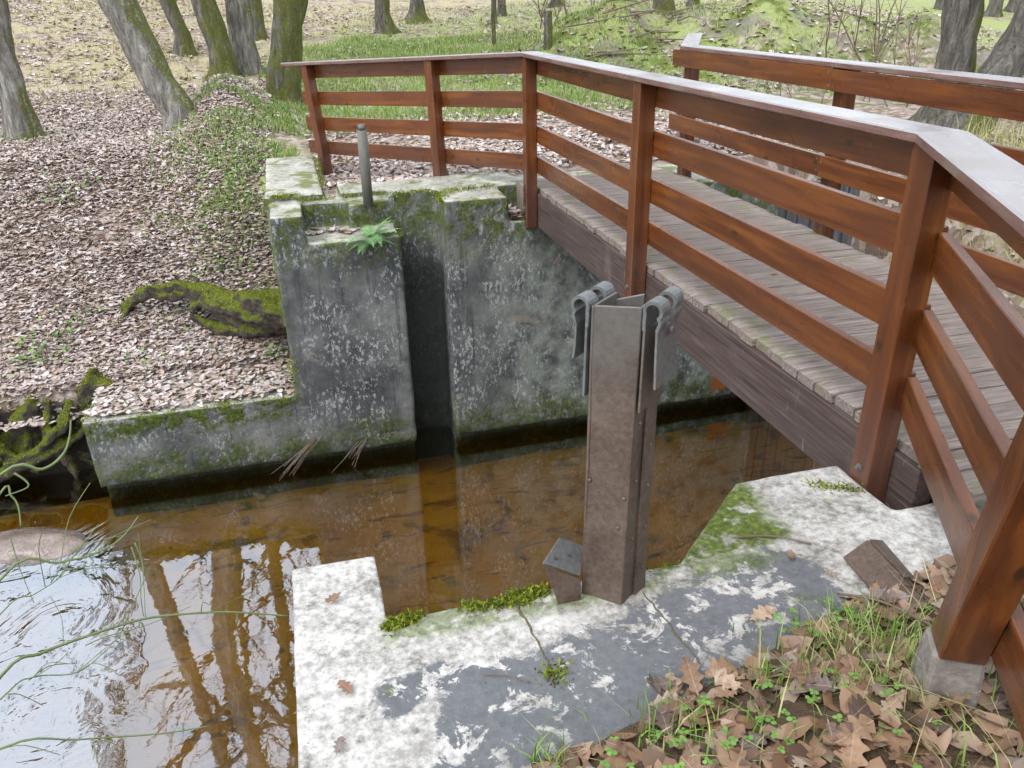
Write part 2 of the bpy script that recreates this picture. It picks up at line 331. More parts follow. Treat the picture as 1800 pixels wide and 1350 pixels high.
def m_water():
    g = G('amber_stream_water'); p = g.pos(); x, y, z = g.sep(p)
    ca = g.noise(p, 2.6, 3, .5, .4); cb = g.noise(g.map(p, (1, 1, 1), rot=(0, 0, .6)), 9, 3, .5, .8)
    h = g.add(g.mul(ca, .07), g.mul(cb, .014))
    # swirling fast water where the stream breaks past the boulder
    fast = g.mul(g.rng(g.add(g.add(x, g.mul(y, .15)), g.mul(g.sub(ca, .5), .5)), -3.72, -4.0), g.rng(y, -.2, -.9))
    sw = g.noise(g.map(p, (1, 1, 1)), 1.25, 3, .45, 4.6); sw2 = g.noise(g.map(p, (1.6, .7, 1), rot=(0, 0, .5)), 5, 3, .5, 3.0)
    hf = g.add(g.mul(sw, 2.8), g.mul(sw2, .2))
    hh = g.add(h, g.mul(fast, hf))
    nb = g.bump(hh, .32, .05)
    fr = g.n('Fresnel'); fr.inputs['IOR'].default_value = 1.33; g.put(fr.inputs['Normal'], nb)
    fac = g.mt('MULTIPLY_ADD', fr.outputs[0], 1.2, .29); fac = g.mt('MULTIPLY_ADD', fast, .16, fac); fac = g.mt('MINIMUM', fac, .9)
    tr = g.n('BsdfTransparent'); tr.inputs[0].default_value = (.8, .66, .25, 1)
    gl = g.n('BsdfGlossy'); gl.inputs['Roughness'].default_value = .015; gl.inputs['Color'].default_value = (.86, .93, 1, 1); g.put(gl.inputs['Normal'], nb)
    mx = g.n('MixShader'); g.put(mx.inputs[0], fac); g.t.links.new(tr.outputs[0], mx.inputs[1]); g.t.links.new(gl.outputs[0], mx.inputs[2])
    g.t.links.new(mx.outputs[0], g.out.inputs[0]); return g.m
def m_rock():
    g = G('wet_boulder'); p = g.pos(); n = g.noise(p, 4, 5, .6); f = g.noise(p, 40, 4)
    c = g.ramp(g.add(g.mul(n, .7), g.mul(f, .3)), [(.35, (.11, .08, .065)), (.55, (.26, .2, .17)), (.7, (.4, .34, .31))])
    return g.bsdf(c, .2, g.bump(g.add(n, f), .35, .02), .6)
def m_boards():
    g = G('slate_grey_boards'); o = g.pos(); r = g.orand(); n = g.noise(g.map(o, (12, 12, 1.5)), 2, 5)
    c = g.ramp(n, [(.3, (.05, .056, .065)), (.6, (.12, .13, .15)), (.8, (.2, .21, .22))])
    return g.bsdf(g.mix(g.mul(r, .4), c, (.16, .13, .11)), .75, g.bump(n, .4, .01), .3)

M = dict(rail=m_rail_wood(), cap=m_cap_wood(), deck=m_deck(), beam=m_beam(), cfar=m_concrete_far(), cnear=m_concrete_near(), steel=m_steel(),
         gsteel=m_grey_steel(), pipe=m_pipe(), bark=m_bark('mossy_bark', .5), bark_moss=m_bark('very_mossy_bark', .85), bark_grey=m_bark('grey_bark', .2, (1.7, 1.72, 1.75)),
         moss=m_moss(), rootmoss=m_moss_dark(), grass=m_grass(), straw=m_straw(), ground=m_ground(), bed=m_bed(), water=m_water(), rock=m_rock(), boards=m_boards(), oak=m_oak(),
         litter=m_leaves('leaf_litter', [(0, (.25, .185, .155)), (.18, (.43, .34, .295)), (.45, (.58, .495, .455)), (.75, (.7, .645, .625)), (.9, (.5, .37, .285)), (1, (.42, .3, .21))]),
         fern=m_green('fern_green', (.09, .22, .06), (.24, .42, .17)), clover=m_green('clover_green', (.08, .2, .03), (.22, .4, .08)),
         stem=m_stem('green_twig', (.09, .13, .045), (.23, .29, .12)), twig=m_stem('dry_twig', (.09, .065, .045), (.26, .2, .15)), straws=m_stem('reddish_rootlet', (.2, .11, .06), (.42, .27, .16)))

# ------------------------------------------------------------------ mesh helpers
class MB:
    def __init__(s): s.v = []; s.f = []
    def add(s, vs_, fs_):
        b = len(s.v); s.v += [tuple(v) for v in vs_]; s.f += [tuple(i + b for i in f) for f in fs_]; return s
    def box(s, x0, x1, y0, y1, z0, z1):
        return s.add([(x0, y0, z0), (x1, y0, z0), (x1, y1, z0), (x0, y1, z0), (x0, y0, z1), (x1, y0, z1), (x1, y1, z1), (x0, y1, z1)],
                     [(3, 2, 1, 0), (4, 5, 6, 7), (0, 1, 5, 4), (1, 2, 6, 5), (2, 3, 7, 6), (3, 0, 4, 7)])
    def prism(s, poly, z0, z1):
        n = len(poly)
        return s.add([(x, y, z0) for x, y in poly] + [(x, y, z1) for x, y in poly],
                     [tuple(range(n - 1, -1, -1)), tuple(range(n, 2 * n))] + [(i, (i + 1) % n, n + (i + 1) % n, n + i) for i in range(n)])
    def loft(s, rings, cap=True):
        n = len(rings[0]); vs_ = [p for r in rings for p in r]; fs_ = []
        for k in range(len(rings) - 1):
            for i in range(n):
                j = (i + 1) % n; fs_.append((k * n + i, k * n + j, (k + 1) * n + j, (k + 1) * n + i))
        if cap: fs_ += [tuple(range(n - 1, -1, -1)), tuple(range((len(rings) - 1) * n, len(rings) * n))]
        return s.add(vs_, fs_)
    def tube(s, pts, rad, n=6, rough=0., fl=1.0, mod=None):
        pts = [Vector(p) for p in pts]; rings = []; ref = Vector((.3, .9, .2))
        for i, p in enumerate(pts):
            d = (pts[min(i + 1, len(pts) - 1)] - pts[max(i - 1, 0)]).normalized()
            if abs(d.dot(ref)) > .95: ref = Vector((.9, -.2, .3))
            a = d.cross(ref).normalized(); b = d.cross(a); ref = -a.cross(d) if False else ref
            r = rad[i] if isinstance(rad, (list, tuple)) else rad
            rings.append([p + (a * math.cos(2 * math.pi * k / n) + b * math.sin(2 * math.pi * k / n) * fl) * r * (1 + (rough * (mnoise.noise(p * 3 + Vector((math.cos(6.28 * k / n) * 1.3, math.sin(6.28 * k / n) * 1.3, 0)))) if rough else 0)) * (mod(p, 2 * math.pi * k / n) if mod else 1) for k in range(n)])
        return s.loft(rings)
    def mesh(s, name, smooth=False):
        me = bpy.data.meshes.new(name); me.from_pydata(s.v, [], s.f); me.update()
        if smooth: me.polygons.foreach_set('use_smooth', [True] * len(me.polygons))
        return me
def props(o, label=None, cat=None, group=None, kind=None):
    for k, v in (('label', label), ('category', cat), ('group', group), ('kind', kind)):
        if v: o[k] = v
    return o
def link(name, me, mat, parent=None, **kw):
    o = bpy.data.objects.new(name, me); C.objects.link(o)
    if mat is not None and len(me.materials) == 0: me.materials.append(mat)
    if parent is not None: o.parent = parent
    return props(o, **kw)
def empty(name, loc, **kw):
    o = bpy.data.objects.new(name, None); C.objects.link(o); o.location = loc; o.empty_display_size = .1
    return props(o, **kw)
def child(name, me, mat, parent, **kw):
    """a part built in world coordinates, hung under a thing whose origin is at its base"""
    o = link(name, me, mat, parent, **kw)
    o.matrix_parent_inverse = Matrix.Translation(root_loc(parent)).inverted()
    return o
def root_loc(p):
    while p.parent is not None: p = p.parent
    return p.location.copy()
def bevelled(me, off, seg=1):
    bm = bmesh.new(); bm.from_mesh(me)
    bmesh.ops.bevel(bm, geom=bm.edges[:], offset=off, segments=seg, affect='EDGES', clamp_overlap=True)
    bm.to_mesh(me); bm.free(); return me
def union(mb, voxel, amp=.006, freq=7.):
    """fuse overlapping solids into one weathered solid"""
    me = mb.mesh('tmp'); o = bpy.data.objects.new('tmp', me); C.objects.link(o)
    md = o.modifiers.new('r', 'REMESH'); md.mode = 'VOXEL'; md.voxel_size = voxel
    dg = bpy.context.evaluated_depsgraph_get(); out = bpy.data.meshes.new_from_object(o.evaluated_get(dg))
    bpy.data.objects.remove(o)
    co = np.empty(len(out.vertices) * 3, 'f'); out.vertices.foreach_get('co', co); co = co.reshape(-1, 3)
    no = np.empty(len(out.vertices) * 3, 'f'); out.vertices.foreach_get('normal', no); no = no.reshape(-1, 3)
    d = np.zeros(len(co))
    for k, (a, w_) in enumerate(((1, .5), (2.3, .3), (4.1, .25))):
        q = co * freq * a
        d += w_ * np.sin(q[:, 0] * 1.1 + 2.1 * np.sin(q[:, 1] * .7 + k) + q[:, 2] * .6) * np.sin(q[:, 1] * .9 + 1.7 * np.sin(q[:, 2] * .8 + 2 * k) + .4 * q[:, 0]) * np.sin(q[:, 2] * 1.05 + 1.3 * np.sin(q[:, 0] * .9) + k)
    co += no * (d * amp * 2)[:, None]
    out.vertices.foreach_set('co', co.ravel()); out.update()
    out.polygons.foreach_set('use_smooth', [True] * len(out.polygons))
    return out

# ------------------------------------------------------------------ terrain
def sm(a,b,v):
    t=np.clip((v-a)/(b-a),0,1); return t*t*(3-2*t)
def bump(x,y):
    return (np.sin(x*1.7+.6*y)*np.sin(y*1.3-.4*x+1.)*.5+np.sin(x*3.9-y*1.1+2.)*np.sin(y*4.3+x*.7)*.25+np.sin(x*.53+1)*np.sin(y*.47+2)*.8)
def H(x,y):
    x=np.asarray(x,float); y=np.asarray(y,float)
    bank=-1.66+1.42*sm(.25,4.4,y+.12*(x+2.2))
    plat=-.05-.24*sm(.4,2.4,y)*sm(.3,-1.4,x)+.1*sm(2.5,5.,y)*sm(.3,-1.4,x)
    k=sm(-2.2-.9*sm(2.2,4.2,y),-1.9,x)
    far=bank*(1-k)+plat*k
    L=sm(2.,-8.,x)
    far=far+.035*np.maximum(0,y-3.5)+(.045+.06*L)*np.maximum(0,y-7.5)
    a=np.radians(-31); dx=(x-6.6)*np.cos(a)+(y-7.9)*np.sin(a); dy=-(x-6.6)*np.sin(a)+(y-7.9)*np.cos(a)
    far=far+1.12*np.exp(-(np.abs(dx+.15)/4.3)**4)*np.exp(-(dy/1.55)**2)*(1+.16*np.sin(dx*2.1+1)+.1*np.sin(dx*4.7))
    far=far+(.25+.3*sm(3.5,6.,y))*np.exp(-((x+2.8)/.6)**2)*sm(1.2,3.2,y)*sm(8.8,6.9,y)*np.maximum(sm(-2.1,-2.3,x),sm(2.6,3.4,y))
    far=far+.05*bump(x,y)*sm(.6,3.,y)+.1*bump(x*.4,y*.4)*sm(5,12,y)
    y0=.66+0*x
    kf=sm(y0-.3,y0+.12,y)
    d=(x+1.)*.261-(y+5.235)*.965
    near=-.17+np.clip(d*.4,-.3,.14)+.012*bump(x*4,y*4)*sm(0,.2,d)
    near=near-2.6*sm(-2.3,-4.2,x)
    kn=sm(-4.86,-5.05,y)
    ch=-3.05+2.85*sm(2.7,5.0,x)
    z=ch*(1-kf)+far*kf
    return z*(1-kn)+near*kn

def grid(name, xs, ys, zf, mat, **kw):
    X, Y = np.meshgrid(xs, ys); Z = zf(X, Y); nx, ny = len(xs), len(ys)
    v = np.stack([X, Y, Z], -1).reshape(-1, 3)
    i = np.arange(ny - 1)[:, None] * nx + np.arange(nx - 1)[None]
    f = np.stack([i, i + 1, i + nx + 1, i + nx], -1).reshape(-1, 4)
    me = bpy.data.meshes.new(name); me.from_pydata(v.tolist(), [], f.tolist()); me.update()
    me.polygons.foreach_set('use_smooth', [True] * len(me.polygons))
    return link(name, me, mat, **kw)
xs = np.concatenate([np.arange(-90, -12, 4.), np.arange(-12, -5.5, .35), np.arange(-5.5, 3, .07), np.arange(3, 12, .2), np.arange(12, 40, 1.2), np.arange(40, 91, 5.)])
ys = np.concatenate([np.arange(-40, -8, 2.), np.arange(-8, -4, .06), np.arange(-4, -.6, .2), np.arange(-.6, 4, .06), np.arange(4, 14, .2), np.arange(14, 34, 1.), np.arange(34, 95, 4.)])
grid('ground', xs, ys, H, M['ground'], kind='structure', label='leaf strewn woodland floor rising behind the stream')
grid('stream_bed', np.arange(-16, 6, .25), np.arange(-14, 2.2, .25), lambda x, y: -2.74 + .03 * np.sin(x * 2 + y) * np.sin(y * 2.3 - x), M['bed'], kind='structure', label='amber sandy bed under the shallow stream')
grid('water', np.array([-16., -8, 0, 6]), np.array([-14., -7, 0, 2.2]), lambda x, y: x * 0 - 2.42, M['water'], kind='structure', label='brown clear stream water mirroring sky and trees')

# ------------------------------------------------------------------ far abutment
mb = MB()
Y0, U0, ZB = -.035, .12, -3.2
def wallblk(x0, x1, yb, zt, zb=-2.31):
    mb.box(x0 - .004, x1 + .004, Y0, yb, zb, zt); mb.box(x0 - .004, x1 + .004, U0, yb, ZB, zb + .03)
wallblk(-2.22, -1.97, .56, -.085)
wallblk(-1.97, -1.19, .8, -.32)
mb.box(-2.24, -.78, .44, .95, ZB, -.1)
mb.prism([(-1.57, .27), (-1.2, .41), (-1.2, .6), (-1.57, .6)], -.6, -.1)
mb.box(-1.2, -.78, .4, .95, ZB, -.055)
mb.box(-1.62, -.78, .52, .93, -1.0, -.045)
wallblk(-.795, -.245, .6, -.06)
mb.box(-.8, -.02, .34, .93, -1.5, -.035)
wallblk(-.245, 2.4, .7, -.285)
mb.box(-.3, 2.4, .4, 1.0, -1.5, -.056)
mb.box(1.5, 2.4, Y0, .6, -1.5, -.07)
mb.box(-2.26, -1.76, .5, 2.5, -1.2, -.03)
wallblk(-3.97, -2.22, .85, -1.67)
fa = empty('concrete_abutment', (-1., .3, -2.4), label='stained mossy concrete wall with slot and step on the far bank', cat='abutment')
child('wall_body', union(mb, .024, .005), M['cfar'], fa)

# ------------------------------------------------------------------ near abutment
mb = MB()
mb.box(-2.15, -1.885, -6.5, -4.46, -3.2, -.17)
mb.box(-2.15, .2, -6.5, -4.785, -3.2, -.17)
mb.prism([(-.5, -4.9), (-.105, -4.9), (-.105, -4.415), (-.555, -4.42), (-.5, -4.74)], -3.2, -.17)
A_, B_, C_ = (-.96, -4.80, -.175), (-.49, -4.76, -.17), (-.54, -4.42, -.172); D_ = (-.64, -4.40, -.37)
mb.add([A_, B_, C_, D_, (-.96, -4.80, -3.2), (-.49, -4.76, -3.2), (-.54, -4.42, -3.2), (-.64, -4.40, -3.2), (-.48, -4.85, -.18), (-.48, -4.85, -3.2)],
       [(0, 3, 2), (0, 2, 1), (4, 7, 3, 0), (7, 6, 2, 3), (6, 5, 1, 2), (5, 4, 0, 1), (4, 5, 6, 7)])
mb.box(-.15, 1.7, -4.75, -4.42, -3.2, -.36)
mb.box(-.15, 1.7, -6.0, -4.735, -3.2, -.17)
na = empty('concrete_abutment', (-1., -5.3, -.2), label='bleached pale concrete slab with grey patches in front of the camera', cat='abutment')
child('slab_body', union(mb, .0145, .0025, 9.), M['cnear'], na)

# ------------------------------------------------------------------ bridge
fb = empty('footbridge', (.7, -2.3, -.335), label='weathered grey plank footbridge across the stream', cat='footbridge')
def plank_mesh(L, W, T, bev=.004):
    return bevelled(MB().box(-L / 2, L / 2, -W / 2, W / 2, -T / 2, T / 2).mesh('plank'), bev)
y = .33; i = 0
while y > -4.93:
    wd = .118 + rnd.uniform(-.006, .008); gap = rnd.uniform(.004, .011)
    L = 1.378 + rnd.uniform(-.009, .009)
    b = MB(); n = 6
    xs_ = [-.5, -.47, -.25, 0, .25, .47, .5]; rings = []
    for k, xx in enumerate(xs_):
        e = 1.0 if 0 < k < 6 else .98
        sag = rnd.uniform(-.0015, .0015)
        hw, ht = wd / 2 * e, .0225; drop = .004 if k in (0, 6) else 0.
        jx = rnd.uniform(-.008, .008) if k in (0, 6) else 0
        c_ = .004
        rings.append([(xx * L + jx, -hw, -ht), (xx * L + jx, hw, -ht), (xx * L + jx, hw, ht - c_ - drop), (xx * L + jx, hw - c_, ht - drop + sag), (xx * L + jx, -hw + c_, ht - drop + sag), (xx * L + jx, -hw, ht - c_ - drop)])
    b.loft(rings)
    o = link('plank', b.mesh('plank'), M['deck'], fb)
    o.matrix_parent_inverse = Matrix.Translation(fb.location).inverted()
    o.location = (.71 + rnd.uniform(-.008, .008), y - wd / 2, -.0235 + rnd.uniform(-.003, .001)); o.rotation_euler = (rnd.uniform(-.006, .006), 0, rnd.uniform(-.006, .006))
    y -= wd + gap
for x0 in (0., .62, 1.285):
    child('beam', bevelled(MB().box(x0, x0 + .08, -4.7, .38, -.335, -.05).mesh('beam'), .004), M['beam'], fb)
child('bearing_timber', bevelled(MB().box(-.07, -.005, .02, .36, -.28, -.012).mesh('timber'), .006), M['deck'], fb)
child('pad', MB().box(-.06, .1, -.03, .05, -.42, -.336).mesh('pad'), M['beam'], fb)

# ------------------------------------------------------------------ railings
def frame_matrix(p, q, flip=1):
    p, q = Vector(p), Vector(q); x = (q - p).normalized(); z = Vector((0, 0, 1)); yv = z.cross(x).normalized(); z = x.cross(yv)
    m = Matrix((x, yv, z)).transposed().to_4x4(); m.translation = p; return m
def world_part(name, me, mat, parent, mw):
    o = link(name, me, mat, parent); o.matrix_parent_inverse = Matrix.Translation(root_loc(parent)).inverted(); o.matrix_basis = mw; return o
SLATS = ((.918, .128), (.713, .135), (.448, .137), (.192, .137))
SLATZ = (.91, .64, .385, .125)
screw_me = MB().tube([(0, 0, 0), (0, 0, .0015), (0, 0, .0025)], [.0065, .0065, .004], 8).mesh('screw')
def slat_run(parent, p, q, inner, screws=()):
    """four slats between two plan points (z = rise of the run), set to the inner side of the posts"""
    P, Q = Vector(p), Vector(q); d = (Q - P); L = d.length
    for zb, h in zip((.908, .642, .377, .13), (.13, .136, .136, .136)):
        hh = h + rnd.uniform(-.003, .003); th = .036
        me = bevelled(MB().box(0, L, -th / 2, th / 2, -hh / 2, hh / 2).mesh('slat'), .003)
        off = Vector((inner[0], inner[1], 0)) * (.04 + th / 2)
        zo = zb + hh / 2 + rnd.uniform(-.003, .003)
        mw = frame_matrix(P + off + Vector((0, 0, zo)), Q + off + Vector((0, 0, zo)))
        so_ = world_part('slat', me, M['rail'], parent, mw)
        for d_ in screws:
            for dz in (-.035, .035):
                n3 = Vector((inner[0], inner[1], 0)); ms_ = n3.to_track_quat('Z', 'Y').to_matrix().to_4x4()
                ms_.translation = P + off + (Q - P).normalized() * (d_ + rnd.uniform(-.012, .012)) + n3 * (th / 2 - .0005) + Vector((0, 0, zo + dz + rnd.uniform(-.008, .008)))
                sc_ = link('screw', screw_me, M['gsteel'], so_); sc_.matrix_parent_inverse = mw.inverted(); sc_.matrix_basis = ms_
def cap_run(parent, p, q, m0, m1, w=.156):
    P, Q = Vector(p), Vector(q); L = (Q - P).length; t = .034; h = w / 2
    poly = [(m0 * -h, -h), (L + m1 * -h, -h), (L + m1 * h, h), (m0 * h, h)]
    me = bevelled(MB().prism(poly, 0, t).mesh('cap'), .005)
    world_part('cap_rail', me, M['cap'], parent, frame_matrix(P + Vector((0, 0, 1.041)), Q + Vector((0, 0, 1.041))))
bolt_me = MB().tube([(0, 0, 0), (0, 0, .006), (0, 0, .007), (0, 0, .016)], [.016, .016, .009, .008], 6).mesh('bolt')
def post(parent, base, top, d, outn, w=.098, bolt=None, foot=None):
    """square post: base/top = centre points on the cap line, pushed outwards; d = run direction"""
    B, T = Vector(base), Vector(top); o3 = Vector((outn[0], outn[1], 0)); d3 = Vector((d[0], d[1], 0)).normalized()
    off = o3 * (.01)
    rings = []
    for c_ in (B, T):
        c0 = c_ + off; h = w / 2
        rings.append([c0 - d3 * h - o3 * h, c0 + d3 * h - o3 * h, c0 + d3 * h + o3 * h, c0 - d3 * h + o3 * h])
    b = MB().loft(rings); me = b.mesh('post')
    # local axis along the height so that the grain runs up the post
    mw = Matrix(((0, 1, 0, B.x), (0, 0, 1, B.y), (1, 0, 0, B.z), (0, 0, 0, 1)))
    me.transform(mw.inverted()); bm = bmesh.new(); bm.from_mesh(me); bmesh.ops.recalc_face_normals(bm, faces=bm.faces[:])
    bmesh.ops.bevel(bm, geom=bm.edges[:], offset=.004, segments=1, affect='EDGES'); bm.to_mesh(me); bm.free()
    po = world_part('post', me, M['rail'], parent, mw)
    if bolt is not None:
        bo = link('bolt', bolt_me, M['gsteel'], po)
        p_ = B + off + o3 * (w / 2 - .001); p_.z = bolt
        mb_ = o3.to_track_quat('Z', 'Y').to_matrix().to_4x4(); mb_.translation = p_
        bo.matrix_parent_inverse = (Matrix.Translation(root_loc(parent)).inverted() @ mw).inverted() @ Matrix.Translation(root_loc(parent)).inverted()
        bo.matrix_basis = mb_
    return po
T15 = math.tan(R(15.4))
nr = empty('wooden_railing', (-.044, -2.3, -.335), label='brown slatted railing along the downstream side, turning at both ends', cat='railing')
CX = -.044
dL, dN = Vector((-.533, .844, -.056)), Vector((-.496, -.868, 0)); dL2 = Vector((dL.x, dL.y, 0)).normalized()
C1, C2 = Vector((CX, .0, 0)), Vector((CX, -4.53, 0))
nB, nL, nN = (-1, 0), (-dL2.y, dL2.x), (-.868, .496)
nL = (-.845, -.534)
inn = lambda n: (-n[0], -n[1])
slat_run(nr, (CX, -.0, 0), (CX, -2.33, 0), inn(nB)); slat_run(nr, (CX, -2.331, 0), (CX, -4.56, 0), inn(nB))
slat_run(nr, C1 + dL * .02 - dL2 * .0, C1 + dL * 3.33, inn(nL))
slat_run(nr, C2 + dN * .03, C2 + dN * 2.7, inn(nN))
cap_run(nr, (CX, 0, 0), (CX, -2.34, 0), -T15, 0); cap_run(nr, (CX, -2.342, 0), (CX, -4.53, 0), 0, T15)
cap_run(nr, C1 + dL * .001, C1 + dL * 3.5, -T15, 0)
cap_run(nr, C2 + dN * .001, C2 + dN * 2.8, -T15, 0)
post(nr, (CX, -.05, -.335), (CX, -.05, 1.04), (0, -1), nB, bolt=-.17)
post(nr, (CX, -2.32, -.335), (CX, -2.32, 1.04), (0, -1), nB, bolt=-.14)
post(nr, (CX, -4.53, -.335), (CX, -4.53, 1.04), (0, -1), nB, bolt=-.115)
for dist, zb, lean in ((1.14, -.1, .02), (3.03, -.36, .08)):
    b_ = C1 + dL2 * (dist - lean); t_ = C1 + dL2 * (dist + lean); 
    post(nr, (b_.x, b_.y, zb), (t_.x, t_.y, 1.04 - .056 * dist), dL2, nL)
b_ = C2 + dN * 1.175; t_ = C2 + dN * 1.4
p6 = post(nr, (b_.x, b_.y, .095), (t_.x, t_.y, 1.04), dN, nN)
b_ = C2 + dN * 2.62
post(nr, (b_.x, b_.y, -.05), (b_.x, b_.y, 1.04), dN, nN)
# concrete foot of the leaning post
fm = MB(); bb = C2 + dN * 1.165 + Vector((nN[0], nN[1], 0)) * .012
def ring(c_, h, z): 
    d3, o3 = dN.normalized(), Vector((nN[0], nN[1], 0)); c_ = Vector((c_.x, c_.y, z))
    return [c_ - d3 * h - o3 * h, c_ + d3 * h - o3 * h, c_ + d3 * h + o3 * h, c_ - d3 * h + o3 * h]
fm.loft([ring(bb, .066, -.2), ring(bb, .06, .02), ring(bb, .054, .1)])
g = G('plain_grey_concrete'); gm_ = g.bsdf(g.ramp(g.noise(g.pos(), 30, 5, .65), [(.3, (.14, .12, .1)), (.7, (.32, .29, .26))]), .9, g.bump(g.noise(g.pos(), 60, 4), .4, .01))
ft = link('post_foot', bevelled(fm.mesh('foot'), .01), gm_, nr); ft.matrix_parent_inverse = Matrix.Translation(nr.location).inverted()

rr = empty('wooden_railing', (1.39, -2.3, -.335), label='brown slatted railing along the upstream side of the deck', cat='railing')
RX = 1.39; D1, D2 = Vector((RX, .05, 0)), Vector((RX, -4.5, 0)); dB, dR = Vector((.47, .883, 0)), Vector((.496, -.868, 0))
nR, nBk, nRn = (1, 0), (.883, -.47), (.868, .496)
slat_run(rr, (RX, .2, 0), (RX, -2.05, 0), inn(nR), (.15, 2.22)); slat_run(rr, (RX, -2.051, 0), (RX, -4.5, 0), inn(nR), (.03, 2.42))
slat_run(rr, D1 + dB * .12, D1 + dB * 2.45, inn(nBk)); slat_run(rr, D2 + dR * .04, D2 + dR * 2.5, inn(nRn))
cap_run(rr, (RX, .05, 0), (RX, -2.05, 0), T15, 0); cap_run(rr, (RX, -2.052, 0), (RX, -4.5, 0), 0, -T15)
cap_run(rr, D1, D1 + dB * 2.4, T15, 0); cap_run(rr, D2 + dR * .001, D2 + dR * 2.6, T15, 0)
for yy in (.05, -2.05, -4.48): post(rr, (RX + .03, yy, -.335), (RX + .03, yy, 1.04), (0, -1), nR, bolt=-.15)
for t_ in (2.2,):
    q = D1 + dB * t_; post(rr, (q.x, q.y, -.12), (q.x, q.y, 1.04), dB, nBk)
for t_ in (1.2, 2.4):
    q = D2 + dR * t_; post(rr, (q.x, q.y, -.4), (q.x, q.y, 1.04), dR, nRn)

# ------------------------------------------------------------------ sluice post
sp = empty('sluice_post', (-1.19, -4.84, -.17), label='hollow rust brown steel post with curled hinge straps standing on the slab', cat='post')
ZB_, ZT_ = -.2, .759
top = dict(A=(-1.287, -4.829), B=(-1.172, -4.884), C=(-1.083, -4.803), D=(-1.19, -4.748))
bot = dict(A=(-1.299, -4.835), B=(-1.206, -4.925), C=(-1.107, -4.855), D=(-1.19, -4.768))
def lerp2(a, b, t): return (a[0] + (b[0] - a[0]) * t, a[1] + (b[1] - a[1]) * t)
def plate(b, p, q, f0, f1, t_in, t_out, z0=ZB_, z1=ZT_, dz1=0., n=6):
    """flat plate on the face p-q of the post between fractions f0..f1, from t_in to t_out along the outward normal"""
    rings = []
    for k in range(n + 1):
        z = z0 + (z1 - z0) * k / n; u = (z - ZB_) / (ZT_ - ZB_)
        P_, Q_ = lerp2(bot[p], top[p], u), lerp2(bot[q], top[q], u)
        a, c_ = lerp2(P_, Q_, f0), lerp2(P_, Q_, f1)
        d = Vector((Q_[0] - P_[0], Q_[1] - P_[1])).normalized(); o = Vector((d.y, -d.x))
        w_ = .0012 * math.sin(9 * u + f0 * 5)
        zz = [z, z + (dz1 if k == n else 0)]
        rings.append([(a[0] + o.x * (t_in + w_), a[1] + o.y * (t_in + w_), zz[0]), (c_[0] + o.x * (t_in + w_), c_[1] + o.y * (t_in + w_), zz[1]),
                      (c_[0] + o.x * (t_out + w_), c_[1] + o.y * (t_out + w_), zz[1]), (a[0] + o.x * (t_out + w_), a[1] + o.y * (t_out + w_), zz[0])])
    b.loft(rings); return b
def face_pt(p, q, f, z, out):
    u = (z - ZB_) / (ZT_ - ZB_); P_, Q_ = lerp2(bot[p], top[p], u), lerp2(bot[q], top[q], u); a = lerp2(P_, Q_, f)
    d = Vector((Q_[0] - P_[0], Q_[1] - P_[1])).normalized(); o = Vector((d.y, -d.x)); return Vector((a[0] + o.x * out, a[1] + o.y * out, z)), Vector((o.x, o.y, 0))
def fixn(me, bev=0.):
    bm = bmesh.new(); bm.from_mesh(me); bmesh.ops.recalc_face_normals(bm, faces=bm.faces[:])
    if bev: bmesh.ops.bevel(bm, geom=[e for e in bm.edges if e.calc_face_angle(0) > .6], offset=bev, segments=1, affect='EDGES')
    bm.to_mesh(me); bm.free(); return me
child('front_plate', fixn(plate(MB(), 'A', 'B', 0, 1, -.008, 0).mesh('plate'), .0015), M['steel'], sp)
child('side_plate', fixn(plate(MB(), 'D', 'A', 0, 1, -.008, 0).mesh('plate'), .0015), M['steel'], sp)
child('side_plate', fixn(plate(MB(), 'B', 'C', 0, .62, -.008, 0).mesh('plate'), .0015), M['steel'], sp)
child('flange_plate', fixn(plate(MB(), 'B', 'C', .52, 1.02, .0008, .009, dz1=-.05).mesh('plate'), .0015), M['steel'], sp)
child('back_plate', fixn(plate(MB(), 'C', 'D', .35, 1, -.008, 0, dz1=-.02).mesh('plate'), .0015), M['steel'], sp)
riv = MB()
riv.loft([[(r_ * math.cos(a), r_ * math.sin(a), z) for a in [k * math.pi / 4 for k in range(8)]] for r_, z in ((.0075, 0), (.0065, .003), (.0035, .0052))])
rivm = riv.mesh('rivet', True)
for p, q, f, z, out in [('B', 'C', .8, z, .009) for z in (.47, .33, .2, .06, -.08)] + [('B', 'C', .3, z, 0) for z in (.42, .24, .05)] + [('A', 'B', .1, .24, 0), ('A', 'B', .8, .1, 0), ('A', 'B', .9, .2, 0)]:
    P_, o = face_pt(p, q, f, z, out); ro = link('rivet', rivm, M['steel'], sp); ro.matrix_parent_inverse = Matrix.Translation(sp.location).inverted()
    m_ = o.to_track_quat('Z', 'Y').to_matrix().to_4x4(); m_.translation = P_; ro.matrix_basis = m_
def ribbon(b, p, q, f0, f1, prof, th=.007):
    """bent strap: prof = (outward, z) polyline, swept across face fractions f0..f1"""
    n = len(prof); off = []
    for i in range(n):
        a, c_ = Vector(prof[max(i - 1, 0)]), Vector(prof[min(i + 1, n - 1)]); t = (c_ - a).normalized(); off.append(Vector((-t.y, t.x)))
    rings = []
    for (o_, z), w_ in zip(prof, off):
        r_ = []
        for f, s_ in ((f0, 0), (f1, 0), (f1, 1), (f0, 1)):
            oo, zz = o_ + w_.x * th * s_, z + w_.y * th * s_
            P_, _ = face_pt(p, q, f, min(zz, ZT_), oo); r_.append((P_.x, P_.y, zz))
        rings.append(r_)
    b.loft(rings)
